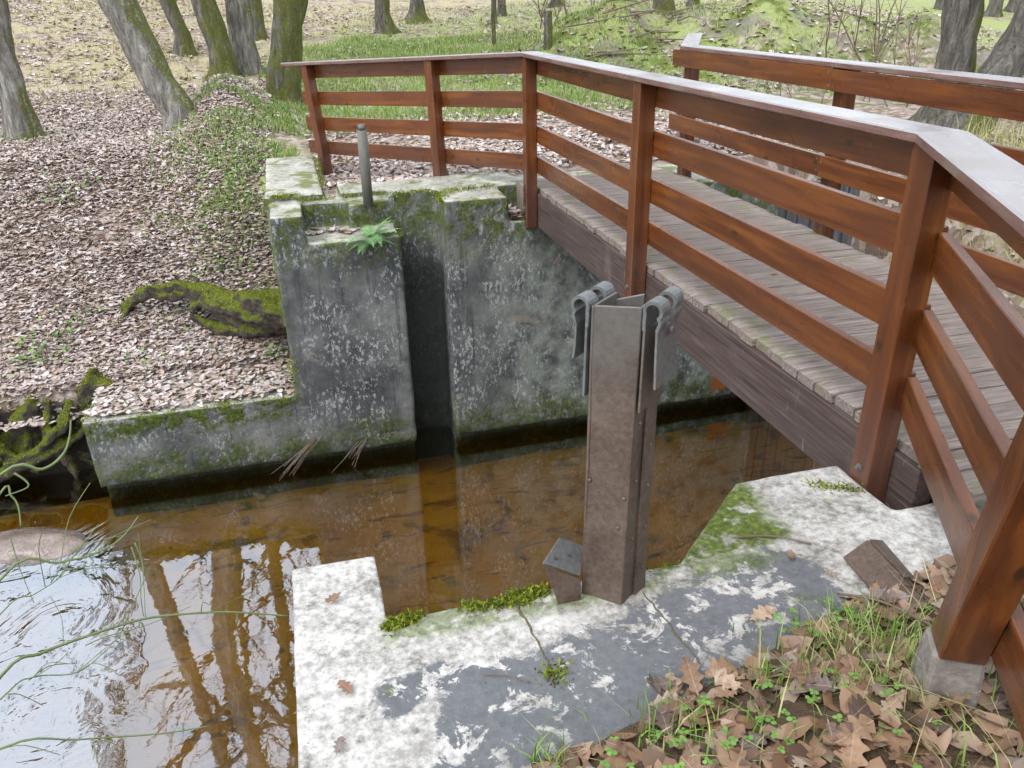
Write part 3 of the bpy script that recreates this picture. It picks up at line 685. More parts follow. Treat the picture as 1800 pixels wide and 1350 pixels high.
def strap(p, q, f0, f1, zlow_in, zlow_out, side):
    rt = None
    rc, zc = .0185, .754
    arc = [(.0305 + rc * math.cos(R(a)), zc + rc * math.sin(R(a))) for a in range(205, -61, -20)]
    inner = [(.016, zlow_in), (.015, .6), (.014, .7), (.013, .735)]
    outer = [(.047, .727), (.04, .705), (.042, .64), (.047, zlow_out)]
    b1 = MB(); ribbon(b1, p, q, f0, f1, [(x, z) for x, z in inner][:3])
    s_ = child('hinge_strap', fixn(b1.mesh('strap'), .001), M['steel'] if side else M['gsteel'], sp)
    b2 = MB(); ribbon(b2, p, q, f0 + .02, f1 - .02, outer[1:])
    o2 = link('strap_leaf', fixn(b2.mesh('leaf'), .001), M['gsteel'], s_); o2.matrix_parent_inverse = Matrix.Identity(4)
    w_ = (f1 - f0)
    for g0, g1 in ((f0, f0 + .36 * w_), (f1 - .36 * w_, f1)):
        b3 = MB(); ribbon(b3, p, q, g0, g1, inner[2:] + arc + outer[:2], .009)
        me = fixn(b3.mesh('eye')); me.polygons.foreach_set('use_smooth', [False] * len(me.polygons))
        o3 = link('eye', me, M['gsteel'], s_); o3.matrix_parent_inverse = Matrix.Identity(4)
    P_, o = face_pt(p, q, (f0 + f1) / 2, .69, .055); ro = link('rivet', rivm, M['gsteel'], s_); ro.matrix_parent_inverse = Matrix.Identity(4)
    m_ = o.to_track_quat('Z', 'Y').to_matrix().to_4x4() @ Matrix.Scale(1.5, 4); m_.translation = P_; ro.matrix_basis = m_
strap('B', 'C', -.02, 1.12, .47, .545, 1)
strap('D', 'A', -.05, 1.05, .5, .6, 0)
# mortar collar round the post
co = MB(); ring0 = []
for k in range(20):
    a = 2 * math.pi * k / 20; rr_ = .105 * (1 + .35 * mnoise.noise(Vector((math.cos(a) * 1.5, math.sin(a) * 1.5, 3)))); ring0.append((a, rr_))
co.loft([[(-1.2 + r_ * f * math.cos(a) * 1.05, -4.85 + r_ * f * math.sin(a), z) for a, r_ in ring0] for f, z in ((1.0, -.19), (.93, -.168), (.72, -.164), (.5, -.163))])
child('mortar_collar', co.mesh('collar', True), M['cnear'], sp)

# bent bracket beside the post
br = empty('steel_bracket', (-1.36, -4.83, -.17), label='bent grey steel bracket with two holes beside the sluice post foot', cat='bracket')
def slab_plate(pts, th):
    P_ = [Vector(p) for p in pts]; n = (P_[1] - P_[0]).cross(P_[2] - P_[0]).normalized() * th
    k = len(P_); return MB().add([tuple(p) for p in P_] + [tuple(p - n) for p in P_], [tuple(range(k)), tuple(range(2 * k - 1, k - 1, -1))] + [(i, k + i, k + (i + 1) % k, (i + 1) % k) for i in range(k)])
child('top_flange', fixn(slab_plate([(-1.427, -4.86, -.005), (-1.313, -4.86, -.078), (-1.268, -4.77, -.045), (-1.346, -4.77, .004)], .008).mesh('plate'), .001), M['gsteel'], br)
child('web_plate', fixn(slab_plate([(-1.427, -4.861, -.013), (-1.313, -4.861, -.086), (-1.305, -4.85, -.19), (-1.372, -4.85, -.19)], .008).mesh('plate'), .001), M['steel'], br)
for hx, hy, hz in ((-1.33, -4.81, -.036), (-1.383, -4.835, -.017)):
    child('bolt_hole', MB().tube([(hx, hy, hz + .001), (hx + .0012, hy, hz + .0045)], .007, 10).mesh('hole'), M['beam'], br)
# angle iron lying on the slab
ai = empty('angle_iron', (-.36, -5.05, -.17), label='rusty angle iron offcut lying on the pale slab by the leaning post', cat='angle iron')
e0, e1 = Vector((-.345, -4.905, -.128)), Vector((-.385, -5.22, -.118))
child('flange', fixn(slab_plate([e0, e1, e1 + Vector((-.085, .0, -.045)), e0 + Vector((-.1, -.02, -.034))], .01).mesh('flange'), .002), M['steel'], ai)
child('flange', fixn(slab_plate([e0 + Vector((.001, 0, 0)), e0 + Vector((.075, .028, -.04)), e1 + Vector((.065, .02, -.05)), e1 + Vector((.001, 0, 0))], .01).mesh('flange'), .002), M['steel'], ai)

# steel pipe on the far wall
pi = empty('steel_pipe', (-1.4, .34, -.1), label='grey steel pipe standing upright on the far wall', cat='pipe')
b = MB(); b.tube([(-1.398, .34, -.13), (-1.398, .338, .2), (-1.395, .335, .5)], .043, 18)
child('tube', b.mesh('tube', True), M['pipe'], pi)
child('spigot', MB().tube([(-1.395, .335, .499), (-1.395, .335, .545)], .03, 18).mesh('spigot', True), M['gsteel'], pi)
for o in pi.children:
    bm = bmesh.new(); bm.from_mesh(o.data)
    for f in bm.faces: f.smooth = len(f.verts) == 4
    bm.to_mesh(o.data); bm.free()

# board wall upstream
bw = empty('board_wall', (2.8, .05, -2.4), label='slate grey upright boards lining the bank beyond the deck', cat='wall')
x = 2.38
while x < 3.2:
    wd = rnd.uniform(.11, .15)
    child('board', bevelled(MB().box(x, x + wd - .008, .0 + rnd.uniform(0, .02), .06, -3, -.12 + rnd.uniform(-.05, .03)).mesh('board'), .004), M['boards'], bw); x += wd
child('wale', bevelled(MB().box(2.4, 3.2, .07, .15, -.4, -.25).mesh('wale'), .004), M['boards'], bw)

# ------------------------------------------------------------------ trees
def branchy(b, p, d, L, r, depth, seed):
    rr_ = random.Random(seed); pts = [p]; n = 5 if depth else 4; dd = Vector(d).normalized()
    for k in range(n):
        dd = (dd + Vector((rr_.uniform(-.3, .3), rr_.uniform(-.3, .3), rr_.uniform(-.05, .25)))).normalized()
        pts.append(pts[-1] + dd * L / n)
    b.tube(pts, [r * (1 - .8 * k / n) for k in range(n + 1)], 5 if depth > 1 else 4)
    if depth > 0:
        for k in range(3 if depth > 1 else 4):
            i = rr_.randint(1, n); s_ = Vector((rr_.uniform(-1, 1), rr_.uniform(-1, 1), rr_.uniform(-.1, .8)))
            branchy(b, pts[i], (dd * .6 + s_).normalized(), L * rr_.uniform(.45, .7), r * (1 - .7 * i / n) * .6, depth - 1, seed * 7 + k * 13 + depth)
def tree(name, label, pts, height, lean, mat, group=None, flare=1.35, crown=2, seed=1, nseg=12, kink=.12):
    base = Vector(pts[0][:3]); e = empty(name, base, label=label, cat='tree', group=group)
    P_ = [Vector(p[:3]) for p in pts]; Rr = [p[3] for p in pts]
    P_.insert(0, P_[0] - Vector((0, 0, .35))); Rr.insert(0, Rr[0] * flare * 1.1)
    last, r0 = P_[-1], Rr[-1]; prev = (P_[-1] - P_[-2]).normalized(); tgt = Vector((lean[0], lean[1], 1)).normalized()
    hh = height - last.z; n = nseg; path = list(P_); rad = list(Rr)
    for k in range(1, n + 1):
        t = k / n; d = prev.lerp(tgt, min(1, t * 3)).normalized()
        d = (d + Vector((mnoise.noise(Vector((seed, k * .7, 0))), mnoise.noise(Vector((seed, 5, k * .7))), 0)) * kink).normalized()
        path.append(path[-1] + d * hh / n); rad.append(r0 * (1 - .8 * t) + .01)
    # finer rings low on the trunk, where the photograph sees it
    fine, fr = [], []
    for i in range(len(path) - 1):
        m_ = 5 if i < len(pts) + 1 else 1
        for k in range(m_):
            t = k / m_; fine.append(path[i].lerp(path[i + 1], t)); r_ = rad[i] + (rad[i + 1] - rad[i]) * t
            hb = fine[-1].z - base.z
            fr.append(r_ * (1 + (flare - 1) * .55 * math.exp(-max(hb, 0) / .16)))
    fine.append(path[-1]); fr.append(rad[-1])
    ph = seed * 1.7
    def ridges(p, a):
        hb = max(p.z - base.z, 0)
        m_ = 1 + .03 * math.sin(11 * a + 2.2 * math.sin(p.z * 2.1 + ph)) + .025 * math.sin(19 * a - 1.5 * math.sin(p.z * 3.3) + ph) + .05 * mnoise.noise(Vector((math.cos(a) * 2.2, math.sin(a) * 2.2, p.z * 3 + seed)))
        return m_ + max(0, math.cos(4 * a + ph) + .45 * math.cos(3 * a + 2 * ph)) * .42 * math.exp(-hb / .17)
    b = MB(); b.tube(fine, fr, 36, .2, mod=ridges)
    child('trunk', b.mesh('trunk', True), mat, e)
    if crown:
        b = MB(); rr_ = random.Random(seed * 31)
        s0 = len(pts) + 3
        for i in range(s0, len(path)):
            for k in range(2):
                a = rr_.uniform(0, 6.28)
                branchy(b, path[i], (math.cos(a), math.sin(a), rr_.uniform(.2, .9)), height * rr_.uniform(.14, .27), rad[i] * .5, crown, seed * 100 + i * 5 + k)
        child('crown', b.mesh('crown'), mat, e)
    return e
tree('tree', 'leaning slender trunk at the left edge of the picture', [(-5.434, 5.843, -.137, .2), (-5.43, 5.842, .48, .165), (-5.428, 5.842, .965, .158), (-5.36, 5.824, 1.559, .15)], 17, (.04, 0), M['bark_grey'], seed=3)
tree('tree', 'thick grey trunk leaning left over the leaf covered bank', [(-3.388, 5.303, -.141, .225), (-3.361, 5.296, .188, .21), (-3.529, 5.34, .512, .205), (-3.643, 5.37, .861, .205), (-3.862, 5.427, 1.53, .22)], 18, (.06, .0), M['bark_grey'], seed=5, kink=.1)
tree('tree', 'far slim trunk leaning left with a mossy foot', [(-3.901, 12.855, .511, .19), (-3.896, 12.854, .899, .15), (-4.078, 12.902, 1.549, .15)], 17, (-.1, 0), M['bark'], seed=7)
tree('tree', 'green mossy trunk leaning left beside a grey trunk', [(-3.02, 10.072, .185, .235), (-3.01, 10.07, .772, .21), (-3.166, 10.11, 1.527, .204)], 18, (-.05, 0), M['bark_moss'], seed=9)
tree('tree', 'pale grey straight trunk just right of the leaning mossy one', [(-2.618, 10.578, .232, .24), (-2.6, 10.573, .935, .225), (-2.588, 10.57, 1.517, .22)], 17, (0, .02), M['bark_grey'], seed=11)
tree('tree', 'thick moss covered trunk behind the end of the railing', [(-2.027, 7.815, -.048, .27), (-1.873, 7.774, .667, .24), (-1.69, 7.726, 1.494, .235)], 18, (.05, .02), M['bark_moss'], seed=13)
tree('tree', 'narrow trunk half hidden behind the pale grey one', [(-2.376, 14.915, .665, .17), (-2.375, 14.915, 1.521, .146)], 16, (.03, 0), M['bark'], seed=15, crown=1)
tree('tree', 'dark trunk with a mossy edge beyond the meadow', [(.733, 15.919, .697, .24), (.7, 15.928, 1.138, .195), (.715, 15.924, 1.465, .188)], 17, (0, 0), M['bark'], seed=17, crown=1)
tree('tree', 'distant flared trunk up the slope beyond the meadow', [(1.968, 18.399, .856, .26), (1.994, 18.392, 1.226, .195), (2.009, 18.388, 1.446, .186)], 17, (0, 0), M['bark'], seed=19, crown=1, flare=1.7)
tree('tree', 'upright lichen spotted trunk beyond the upstream railing', [(5.815, 1.889, -.1, .264), (5.84, 1.882, .602, .2), (5.762, 1.903, 1.341, .211)], 16, (-.02, .03), M['bark'], seed=21)
tree('tree', 'dark trunk leaning right from the same foot beyond the upstream railing', [(5.65, 1.382, -.1, .251), (5.885, 1.32, .455, .209), (6.1, 1.264, .978, .204)], 15, (.3, -.05), M['bark'], seed=23)
tree('tree', 'short looking mossy trunk rising behind the mossy mound', [(9.186, 17.404, .881, .31), (9.159, 17.411, 1.309, .302)], 17, (0, 0), M['bark_moss'], seed=25, crown=1)
for (x, y_, r_), sd, lab in (((3.9, 17., .07), 27, 'thin sapling right of the mossy fence post'), ((4.7, 19.2, .1), 28, 'thin dark trunk left of the mound at the top edge'), ((6.85, 20.5, .14), 29, 'distant bare trunk above the brush pile'), ((11.28, 19.64, .13), 30, 'distant slim trunk above the middle of the mound'),
                            ((18.06, 16.39, .12), 31, 'distant slim trunk left of the lichen spotted tree'), ((18.25, 14.4, .16), 33, 'distant trunk between the two trees at the right'), ((19.78, 15.2, .19), 35, 'distant trunk in the upper right corner')):
    z_ = float(H(x, y_)); tree('tree', lab, [(x, y_, z_, r_ * 1.2), (x + .02, y_, z_ + .8, r_)], 15, (rnd.uniform(-.05, .05), 0), M['bark'], seed=sd, crown=1, nseg=8)

# ------------------------------------------------------------------ fence posts, roots, stumps, boulder
for (x, y_, h, r_, lab) in ((2.93, 13.15, .78, .05, 'thin dark fence post at the edge of the meadow'), (2.87, 8.73, .62, .085, 'stout mossy fence post left of the mossy mound')):
    z_ = float(H(x, y_)); b = MB(); b.tube([(x, y_, z_ - .2), (x + .01, y_, z_ + h * .5), (x, y_, z_ + h)], [r_, r_ * .97, r_ * .9], 9, .2)
    link('fence_post', b.mesh('fence_post'), M['bark_moss'], label=lab, cat='fence post')
rt = empty('tree_root', (-3., 1.4, -1.4), label='gnarled mossy root arching out of the bank beside the wall', cat='root')
def gnarl(pts, rad, n=12, sub=6, rough=.7):
    P_, Q_ = [], []
    for i in range(len(pts) - 1):
        for k in range(sub):
            t = k / sub; P_.append(Vector(pts[i]).lerp(Vector(pts[i + 1]), t) + Vector([mnoise.noise(Vector((i + t, 3. * j, 1))) * .03 for j in range(3)])); Q_.append(rad[i] + (rad[i + 1] - rad[i]) * t)
    P_.append(Vector(pts[-1])); Q_.append(rad[-1])
    b = MB(); b.tube(P_, Q_, n, rough); return b
def fuse(tubes, voxel=.017, amp=.02, freq=13.):
    b = MB()
    for pts, rad in tubes:
        t = gnarl(pts, [r_ * .8 for r_ in rad]); b.add(t.v, t.f)
    return union(b, voxel, amp, freq)
def fuzz(o, parent, n, h=(.008, .02)):
    """short moss shoots on the upper side of a fused body"""
    me = o.data; k = len(me.vertices); co = np.empty(k * 3, 'f'); me.vertices.foreach_get('co', co); no = np.empty(k * 3, 'f'); me.vertices.foreach_get('normal', no)
    co, no = co.reshape(-1, 3), no.reshape(-1, 3); ok = np.nonzero((no[:, 2] > .05) & (vnoise(co[:, 0], co[:, 1] + co[:, 2], 9., 2) > .25))[0]
    i = rng.choice(ok, n); P_ = co[i] + rng.normal(0, .008, (n, 3)); o2 = blades('moss', P_, h, .009, M['moss'], .9, None, kind='stuff')
    o2.parent = parent; o2.matrix_parent_inverse = Matrix.Translation(root_loc(parent)).inverted()
FUZZ = []
ro_ = child('root_body', fuse([
    ([(-3.95, 1.75, -1.5), (-3.79, 1.7, -1.26), (-3.52, 1.6, -1.09), (-3.19, 1.5, -1.06), (-2.84, 1.3, -1.1), (-2.54, 1.1, -1.15), (-2.15, .8, -1.12)], [.045, .06, .07, .085, .1, .11, .1]),
    ([(-3.6, 1.62, -1.12), (-3.3, 1.5, -1.13), (-3.0, 1.38, -1.1), (-2.7, 1.2, -1.22), (-2.3, .9, -1.2), (-2.1, .75, -1.25)], [.03, .05, .06, .09, .1, .1]),
    ([(-3.1, 1.42, -1.08), (-3.07, 1.38, -1.2), (-3.14, 1.33, -1.3), (-2.9, 1.22, -1.43), (-2.6, 1.03, -1.4), (-2.15, .75, -1.3)], [.07, .08, .06, .07, .09, .09]),
    ([(-2.95, 1.36, -1.12), (-2.85, 1.22, -1.28), (-2.62, 1.05, -1.38), (-2.4, .9, -1.42)], [.05, .09, .08, .05]),
    ([(-3.0, 1.35, -1.16), (-2.65, 1.08, -1.2), (-2.35, .86, -1.18), (-2.1, .7, -1.18)], [.1, .19, .22, .2]),
    ([(-2.75, 1.2, -1.04), (-2.5, 1.0, -1.04), (-2.3, .86, -1.0), (-2.15, .72, -1.06)], [.04, .05, .05, .04]),
    ([(-3.9, 1.75, -1.36), (-4.1, 1.72, -1.5), (-4.25, 1.75, -1.64)], [.04, .035, .02]),
    ([(-3.7, 1.66, -1.2), (-3.85, 1.6, -1.36), (-3.9, 1.55, -1.5)], [.04, .03, .02])]), M['rootmoss'], rt)
FUZZ.append((ro_, rt, 1100))
def stump(lab, segs):
    e = empty('mossy_stump', segs[0][0][0], label=lab, cat='stump')
    FUZZ.append((child('stump_body', fuse(segs, .02, .02, 8.), M['rootmoss'], e), e, 900))
stump('mossy broken stump at the end of the low wall', [([(-4.16, .72, -2.05), (-4.1, .72, -1.78), (-4.0, .73, -1.62), (-3.97, .75, -1.5)], [.16, .14, .1, .03]), ([(-4.08, .72, -1.75), (-3.92, .7, -1.66), (-3.78, .68, -1.67)], [.1, .08, .03])])
stump('rounded mossy stump overhanging the water at the left edge', [([(-4.8, .72, -2.3), (-4.68, .72, -2.02), (-4.58, .74, -1.82), (-4.5, .78, -1.68)], [.24, .22, .15, .05]), ([(-4.8, .6, -2.1), (-4.95, .5, -2.15), (-5.2, .45, -2.25)], [.15, .13, .08]), ([(-4.5, .7, -2.1), (-4.3, .68, -2.25), (-4.1, .6, -2.4)], [.1, .08, .05])])
stump('tangle of exposed mossy roots under the bank at the left edge', [
    ([(-4.2, .62, -1.72), (-4.3, .5, -1.95), (-4.5, .42, -2.1), (-4.8, .4, -2.2)], [.05, .06, .05, .04]), ([(-4.4, .66, -1.72), (-4.42, .52, -2.0), (-4.3, .45, -2.3), (-4.25, .4, -2.6)], [.04, .05, .045, .03]),
    ([(-4.9, .66, -1.74), (-5.0, .5, -1.95), (-5.2, .42, -2.15), (-5.4, .4, -2.4)], [.06, .07, .06, .04]), ([(-5.3, .68, -1.74), (-5.1, .5, -1.9), (-4.85, .42, -2.0), (-4.55, .4, -2.3)], [.04, .05, .05, .03]), ([(-4.1, .6, -2.0), (-4.4, .45, -2.15), (-4.9, .4, -2.3), (-5.5, .4, -2.35)], [.05, .06, .06, .05])])
bm = bmesh.new(); bmesh.ops.create_icosphere(bm, subdivisions=4, radius=1)
for v in bm.verts:
    v.co *= 1 + .14 * mnoise.noise(v.co * 1.5) + .05 * mnoise.noise(v.co * 4)
    v.co = Vector((v.co.x * .5, v.co.y * .24, v.co.z * .15))
me = bpy.data.meshes.new('boulder'); bm.to_mesh(me); bm.free(); me.polygons.foreach_set('use_smooth', [True] * len(me.polygons))
bo = link('boulder', me, M['rock'], label='smooth wet boulder breaking the water below the low wall', cat='boulder'); bo.location = (-4.38, -.6, -2.475); bo.rotation_euler = (0, .05, -.25)

# ------------------------------------------------------------------ fern
fe = empty('fern', (-1.42, .03, -.33), label='small green fern growing on the wall step', cat='fern')
def frond(L, az, el, droop, seed):
    b = MB(); rr_ = random.Random(seed); p = Vector((-1.43, .01, -.33)); n = 16; d = Vector((math.cos(az) * math.cos(el), math.sin(az) * math.cos(el), math.sin(el))); pts = [p]
    for k in range(n):
        d = (d + Vector((0, 0, -droop / n))).normalized(); pts.append(pts[-1] + d * L / n)
    b.tube(pts, [.0025 * (1 - .7 * k / n) for k in range(n + 1)], 3)
    for k in range(2, n + 1):
        t = k / n; d = (pts[k] - pts[k - 1]).normalized(); s_ = d.cross(Vector((0, 0, 1))).normalized(); w_ = L * .24 * math.sin(math.pi * min(1, .18 + t * .85)) + .006
        for sg in (-1, 1):
            q = pts[k]; e1_ = q + s_ * sg * w_ + d * w_ * .35 + Vector((0, 0, -.15 * w_)); hw = d * L / n * .42
            b.add([q - hw, q + hw, e1_ + hw * .2, (q + e1_) / 2 - hw * .9], [(0, 1, 2), (0, 2, 3)])
    return b.mesh('frond')
for k in range(19):
    az = rnd.uniform(-3.0, .5) if k < 12 else rnd.uniform(0, 6.28)
    child('frond', frond(rnd.uniform(.18, .31), az, rnd.uniform(.1, 1.1), rnd.uniform(.8, 2.2), k), M['fern'], fe)

# ------------------------------------------------------------------ scattering
def litter_mesh(name, P_, size, mat, tilt=.3, **kw):
    n = len(P_); rg = rng
    # leaf: 8 points, folded along the rib and curled up at the ends
    t = np.array([[-.5, 0, .0], [-.28, .2, .05], [.08, .27, .07], [.36, .14, .06], [.5, 0, .02], [.36, -.14, .06], [.08, -.27, .07], [-.28, -.2, .05], [0, 0, -.01]])
    S_ = size[0] + (size[1] - size[0]) * rg.random(n); asp = .75 + .6 * rg.random(n); cur = rg.normal(0, 1.0, n)
    L_ = np.repeat(t[None], n, 0); L_[:, :, 1] *= asp[:, None]; L_[:, :, 2] *= cur[:, None]
    L_[:, :, 2] += (L_[:, :, 0] ** 2) * rg.normal(.1, .7, n)[:, None]
    L_[:, :, :2] *= 1 + rg.normal(0, .1, (n, 9, 1))
    L_ *= S_[:, None, None]
    yaw = rg.random(n) * 6.283; tx = rg.normal(0, tilt, n) * .6; ty = rg.normal(0, tilt, n) * .6
    def rot(L_, a, i, j):
        c_, s_ = np.cos(a)[:, None], np.sin(a)[:, None]; A_, B__ = L_[:, :, i] * c_ - L_[:, :, j] * s_, L_[:, :, i] * s_ + L_[:, :, j] * c_
        L_[:, :, i], L_[:, :, j] = A_, B__
    rot(L_, tx, 1, 2); rot(L_, ty, 0, 2); rot(L_, yaw, 0, 1)
    V_ = (L_ + P_[:, None, :]).reshape(-1, 3)
    f = np.array([[8, 0, 1], [8, 1, 2], [8, 2, 3], [8, 3, 4], [8, 4, 5], [8, 5, 6], [8, 6, 7], [8, 7, 0]])
    F_ = (np.arange(n)[:, None, None] * 9 + f[None]).reshape(-1, 3)
    return fast_mesh(name, V_, F_, mat, **kw)
def fast_mesh(name, V_, F_, mat, parent=None, **kw):
    me = bpy.data.meshes.new(name); k = F_.shape[1]
    me.vertices.add(len(V_)); me.vertices.foreach_set('co', np.ascontiguousarray(V_, 'f').ravel())
    me.loops.add(F_.size); me.loops.foreach_set('vertex_index', np.ascontiguousarray(F_, 'i').ravel())
    me.polygons.add(len(F_)); me.polygons.foreach_set('loop_start', np.arange(0, F_.size, k, dtype='i'))
    me.update(calc_edges=True)
    o = link(name, me, mat, **kw)
    if parent is not None:
        o.parent = parent; o.matrix_parent_inverse = Matrix.Translation(root_loc(parent)).inverted()
    return o
def vnoise(x, y, s, seed=0):
    return .5 + .5 * (np.sin(x * s + 1.3 * np.sin(y * s * .8 + seed) + seed) * np.sin(y * s * 1.1 + 1.7 * np.sin(x * s * .7 + 2 * seed)))
def on_slab(x, y):
    a = (x > -2.28) & (x < -1.74) & (y < 2.52) & (y > .4)
    b = (x > -2.28) & (x < 2.45) & (y < .93)
    return a | b
def scatter(n, x0, x1, y0, y1, dens, lift=.012, spread=.02):
    x = rng.uniform(x0, x1, n); y = rng.uniform(y0, y1, n)
    keep = rng.random(n) < dens(x, y); x, y = x[keep], y[keep]
    return np.stack([x, y, H(x, y) + lift + rng.random(len(x)) * spread], -1)
dens_bank = lambda x, y: np.where(on_slab(x, y), 0, 1.) * (H(x, y) > -1.72) * (.55 + .45 * (vnoise(x, y, 2.1, 1) > .25))
P1 = scatter(85000, -8.5, -2.22, .3, 9.5, lambda x, y: dens_bank(x, y) * np.clip(1.35 - (y - 4) * .22, .12, 1))
P2 = scatter(14000, -1.78, 5., .9, 5.2, lambda x, y: np.where(on_slab(x, y), 0, 1.) * (.35 + .65 * vnoise(x, y, 1.3, 4)) * np.where(y > 3.6, .45, 1))
P3 = scatter(26000, -14, 16, 5.2, 22, lambda x, y: .3 + .6 * (vnoise(x, y, .7, 2) > .5) - .35 * ((x > -2) & (x < 4) & (y < 15)), .012, .02)
P4 = scatter(3500, 2.6, 7.5, -5.5, 1.2, lambda x, y: 1. * (H(x, y) > -2.0))
nW = 1500; PW = np.stack([rng.uniform(-3.95, -2.24, nW), rng.uniform(.0, .85, nW) ** 1, -1.655 + rng.random(nW) * .03], -1)
PW = PW[(PW[:, 1] > .04) | (rng.random(nW) < .25)]
nH = 900; xh = rng.uniform(-6.2, -3.98, nH); yh = rng.uniform(.5, 1.0, nH); PH = np.stack([xh, yh, np.maximum(H(xh, yh), -1.9) + .02], -1); PW = np.concatenate([PW, PH])
nE = 45; PE = np.stack([rng.uniform(-.23, -.1, nE), rng.uniform(.0, .3, nE), -.272 + rng.random(nE) * .05], -1)
nS = 26; PS = np.stack([rng.uniform(-1.93, -1.5, nS), rng.uniform(.2, .42, nS), -.305 + rng.random(nS) * .01], -1)
P5 = scatter(9000, -4.1, -2.22, .3, 2.6, lambda x, y: np.where(on_slab(x, y), 0, 1.), .02, .04)
litter_mesh('leaf_litter', np.concatenate([P1, P5, PW]), (.045, .09), M['litter'], label='dead brown and grey leaves covering the far bank', cat='leaf litter', kind='stuff')
litter_mesh('leaf_litter', np.concatenate([P2, P4, PE, PS]), (.06, .11), M['litter'], label='dead leaves on the level ground behind the railing and deck', cat='leaf litter', kind='stuff')
P6 = scatter(2300, -1.8, .6, -6.4, -4.95, lambda x, y: 1. * ((x + 1.) * .261 - (y + 5.235) * .965 > .03 * np.sin(x * 17) + .01), .0, .02)
litter_mesh('leaf_litter', P6, (.05, .09), m_leaves('brown_leaf_litter', [(0, (.06, .035, .022)), (.3, (.19, .105, .055)), (.6, (.3, .175, .1)), (.85, (.38, .27, .19)), (1, (.2, .16, .14))]), tilt=.6, label='matted brown leaf layer under the oak leaves at lower right', cat='leaf litter', kind='stuff')
litter_mesh('leaf_litter', P3, (.08, .15), M['litter'], tilt=.4, label='scattered dead leaves on the far slope', cat='leaf litter', kind='stuff')

def blades(name, P_, h, w, mat, lean=.5, parent=None, **kw):
    n = len(P_); hh = h[0] + (h[1] - h[0]) * rng.random(n); yaw = rng.random(n) * 6.283; ln = rng.normal(0, lean, n); az = rng.random(n) * 6.283
    dx, dy = np.cos(yaw) * w / 2, np.sin(yaw) * w / 2; V_ = np.zeros((n, 5, 3))
    for k, (t, ww) in enumerate(((0, 1), (0, -1), (.55, .7), (.55, -.7), (1, 0))):
        V_[:, k, 0] = P_[:, 0] + dx * ww + np.cos(az) * ln * hh * t * t; V_[:, k, 1] = P_[:, 1] + dy * ww + np.sin(az) * ln * hh * t * t
        V_[:, k, 2] = P_[:, 2] + hh * t * (1 - .25 * np.abs(ln) * t)
    f = np.array([[0, 1, 3], [0, 3, 2], [2, 3, 4]]); F_ = (np.arange(n)[:, None, None] * 5 + f[None]).reshape(-1, 3)
    return fast_mesh(name, V_.reshape(-1, 3), F_, mat, parent, **kw)
G1 = scatter(60000, -2.4, 4.5, 4.6, 15, lambda x, y: (vnoise(x, y, 1.6, 3) * .8 + .2) * (x > -2.2 + .3 * np.sin(y)) * (y - x < 15), 0, 0)
G2 = scatter(16000, -3.7, -1.9, 1.2, 7, lambda x, y: np.where(on_slab(x, y), 0, 1.) * np.exp(-((x + 2.6) / .7) ** 2) * (vnoise(x, y, 3.2, 5) > .45), 0, 0)
G3 = scatter(5000, -9, -4, 3, 9, lambda x, y: (vnoise(x, y, 1.1, 6) > .8) * .6, 0, 0)
blades('grass', np.concatenate([G1, G2, G3]), (.05, .13), .012, M['grass'], .7, label='short green grass of the meadow and verge', cat='grass', kind='stuff')
G4 = scatter(15000, 2.2, 11., 4.2, 11.5, lambda x, y: (np.hypot(x - 6.6, y - 7.9) < 5) * (vnoise(x, y, 2.3, 8) > .5), 0, 0)
blades('grass', G4, (.04, .14), .014, M['grass'], .8, label='mossy grass tufts covering the mound', cat='grass', kind='stuff')
G5 = scatter(9000, 3.0, 6.5, -3.5, 1.0, lambda x, y: (vnoise(x, y, 2., 9) > .3) * (H(x, y) > -1.6), 0, 0)
blades('dry_grass', G5, (.1, .35), .008, M['straw'], .8, label='dry straw coloured grass beyond the upstream railing', cat='grass', kind='stuff')
GF = scatter(24000, -10, 14, 8, 22, lambda x, y: .25 + .75 * (vnoise(x, y, .9, 11) > .55), 0, 0)
blades('dry_grass', GF, (.05, .16), .02, M['straw'], .8, label='pale dry grass on the far slope', cat='grass', kind='stuff')

for a_ in FUZZ: fuzz(*a_)
# moss cushions on the concrete rims
def moss(parent, lines, n, spread, h=(.006, .02)):
    P_ = []
    for (a, c_) in lines:
        a, c_ = np.array(a), np.array(c_); m_ = n
        t = rng.random(m_) ; keep = vnoise(t * 9 + a[0] * 5, a[1] * 3 + t, 2.3, 3) > .42
        q = a + (c_ - a) * t[:, None] + rng.normal(0, 1, (m_, 3)) * np.array(spread); P_.append(q[keep])
    return blades('moss', np.concatenate(P_), h, .01, M['moss'], .7, parent, kind='stuff')
moss(fa, [((-2.2, .5, -.035), (-1.97, .5, -.03)), ((-1.95, .45, -.07), (-1.2, .45, -.06)), ((-1.35, .02, -.325), (-1.2, .05, -.325)), ((-1.15, .41, -.06), (-.8, .41, -.06)), ((-.8, .02, -.08), (-.79, .35, -.06)), ((-.75, .31, -.05), (-.26, .34, -.04)), ((-1.76, .8, -.04), (-1.74, 2.4, -.05)), ((-3.95, -.02, -1.67), (-2.24, -.02, -1.665)), ((-2.22, .0, -1.6), (-2.22, -.02, -1.3)), ((-3.95, .0, -1.67), (-3.95, .3, -1.66))], 650, (.025, .03, .006))
moss(na, [((-1.88, -4.81, -.172), (-1.8, -4.795, -.172)), ((-1.66, -4.8, -.172), (-1.46, -4.81, -.172)), ((-1.5, -4.79, -.175), (-1.4, -4.79, -.175))], 1500, (.012, .012, .004), (.006, .018))
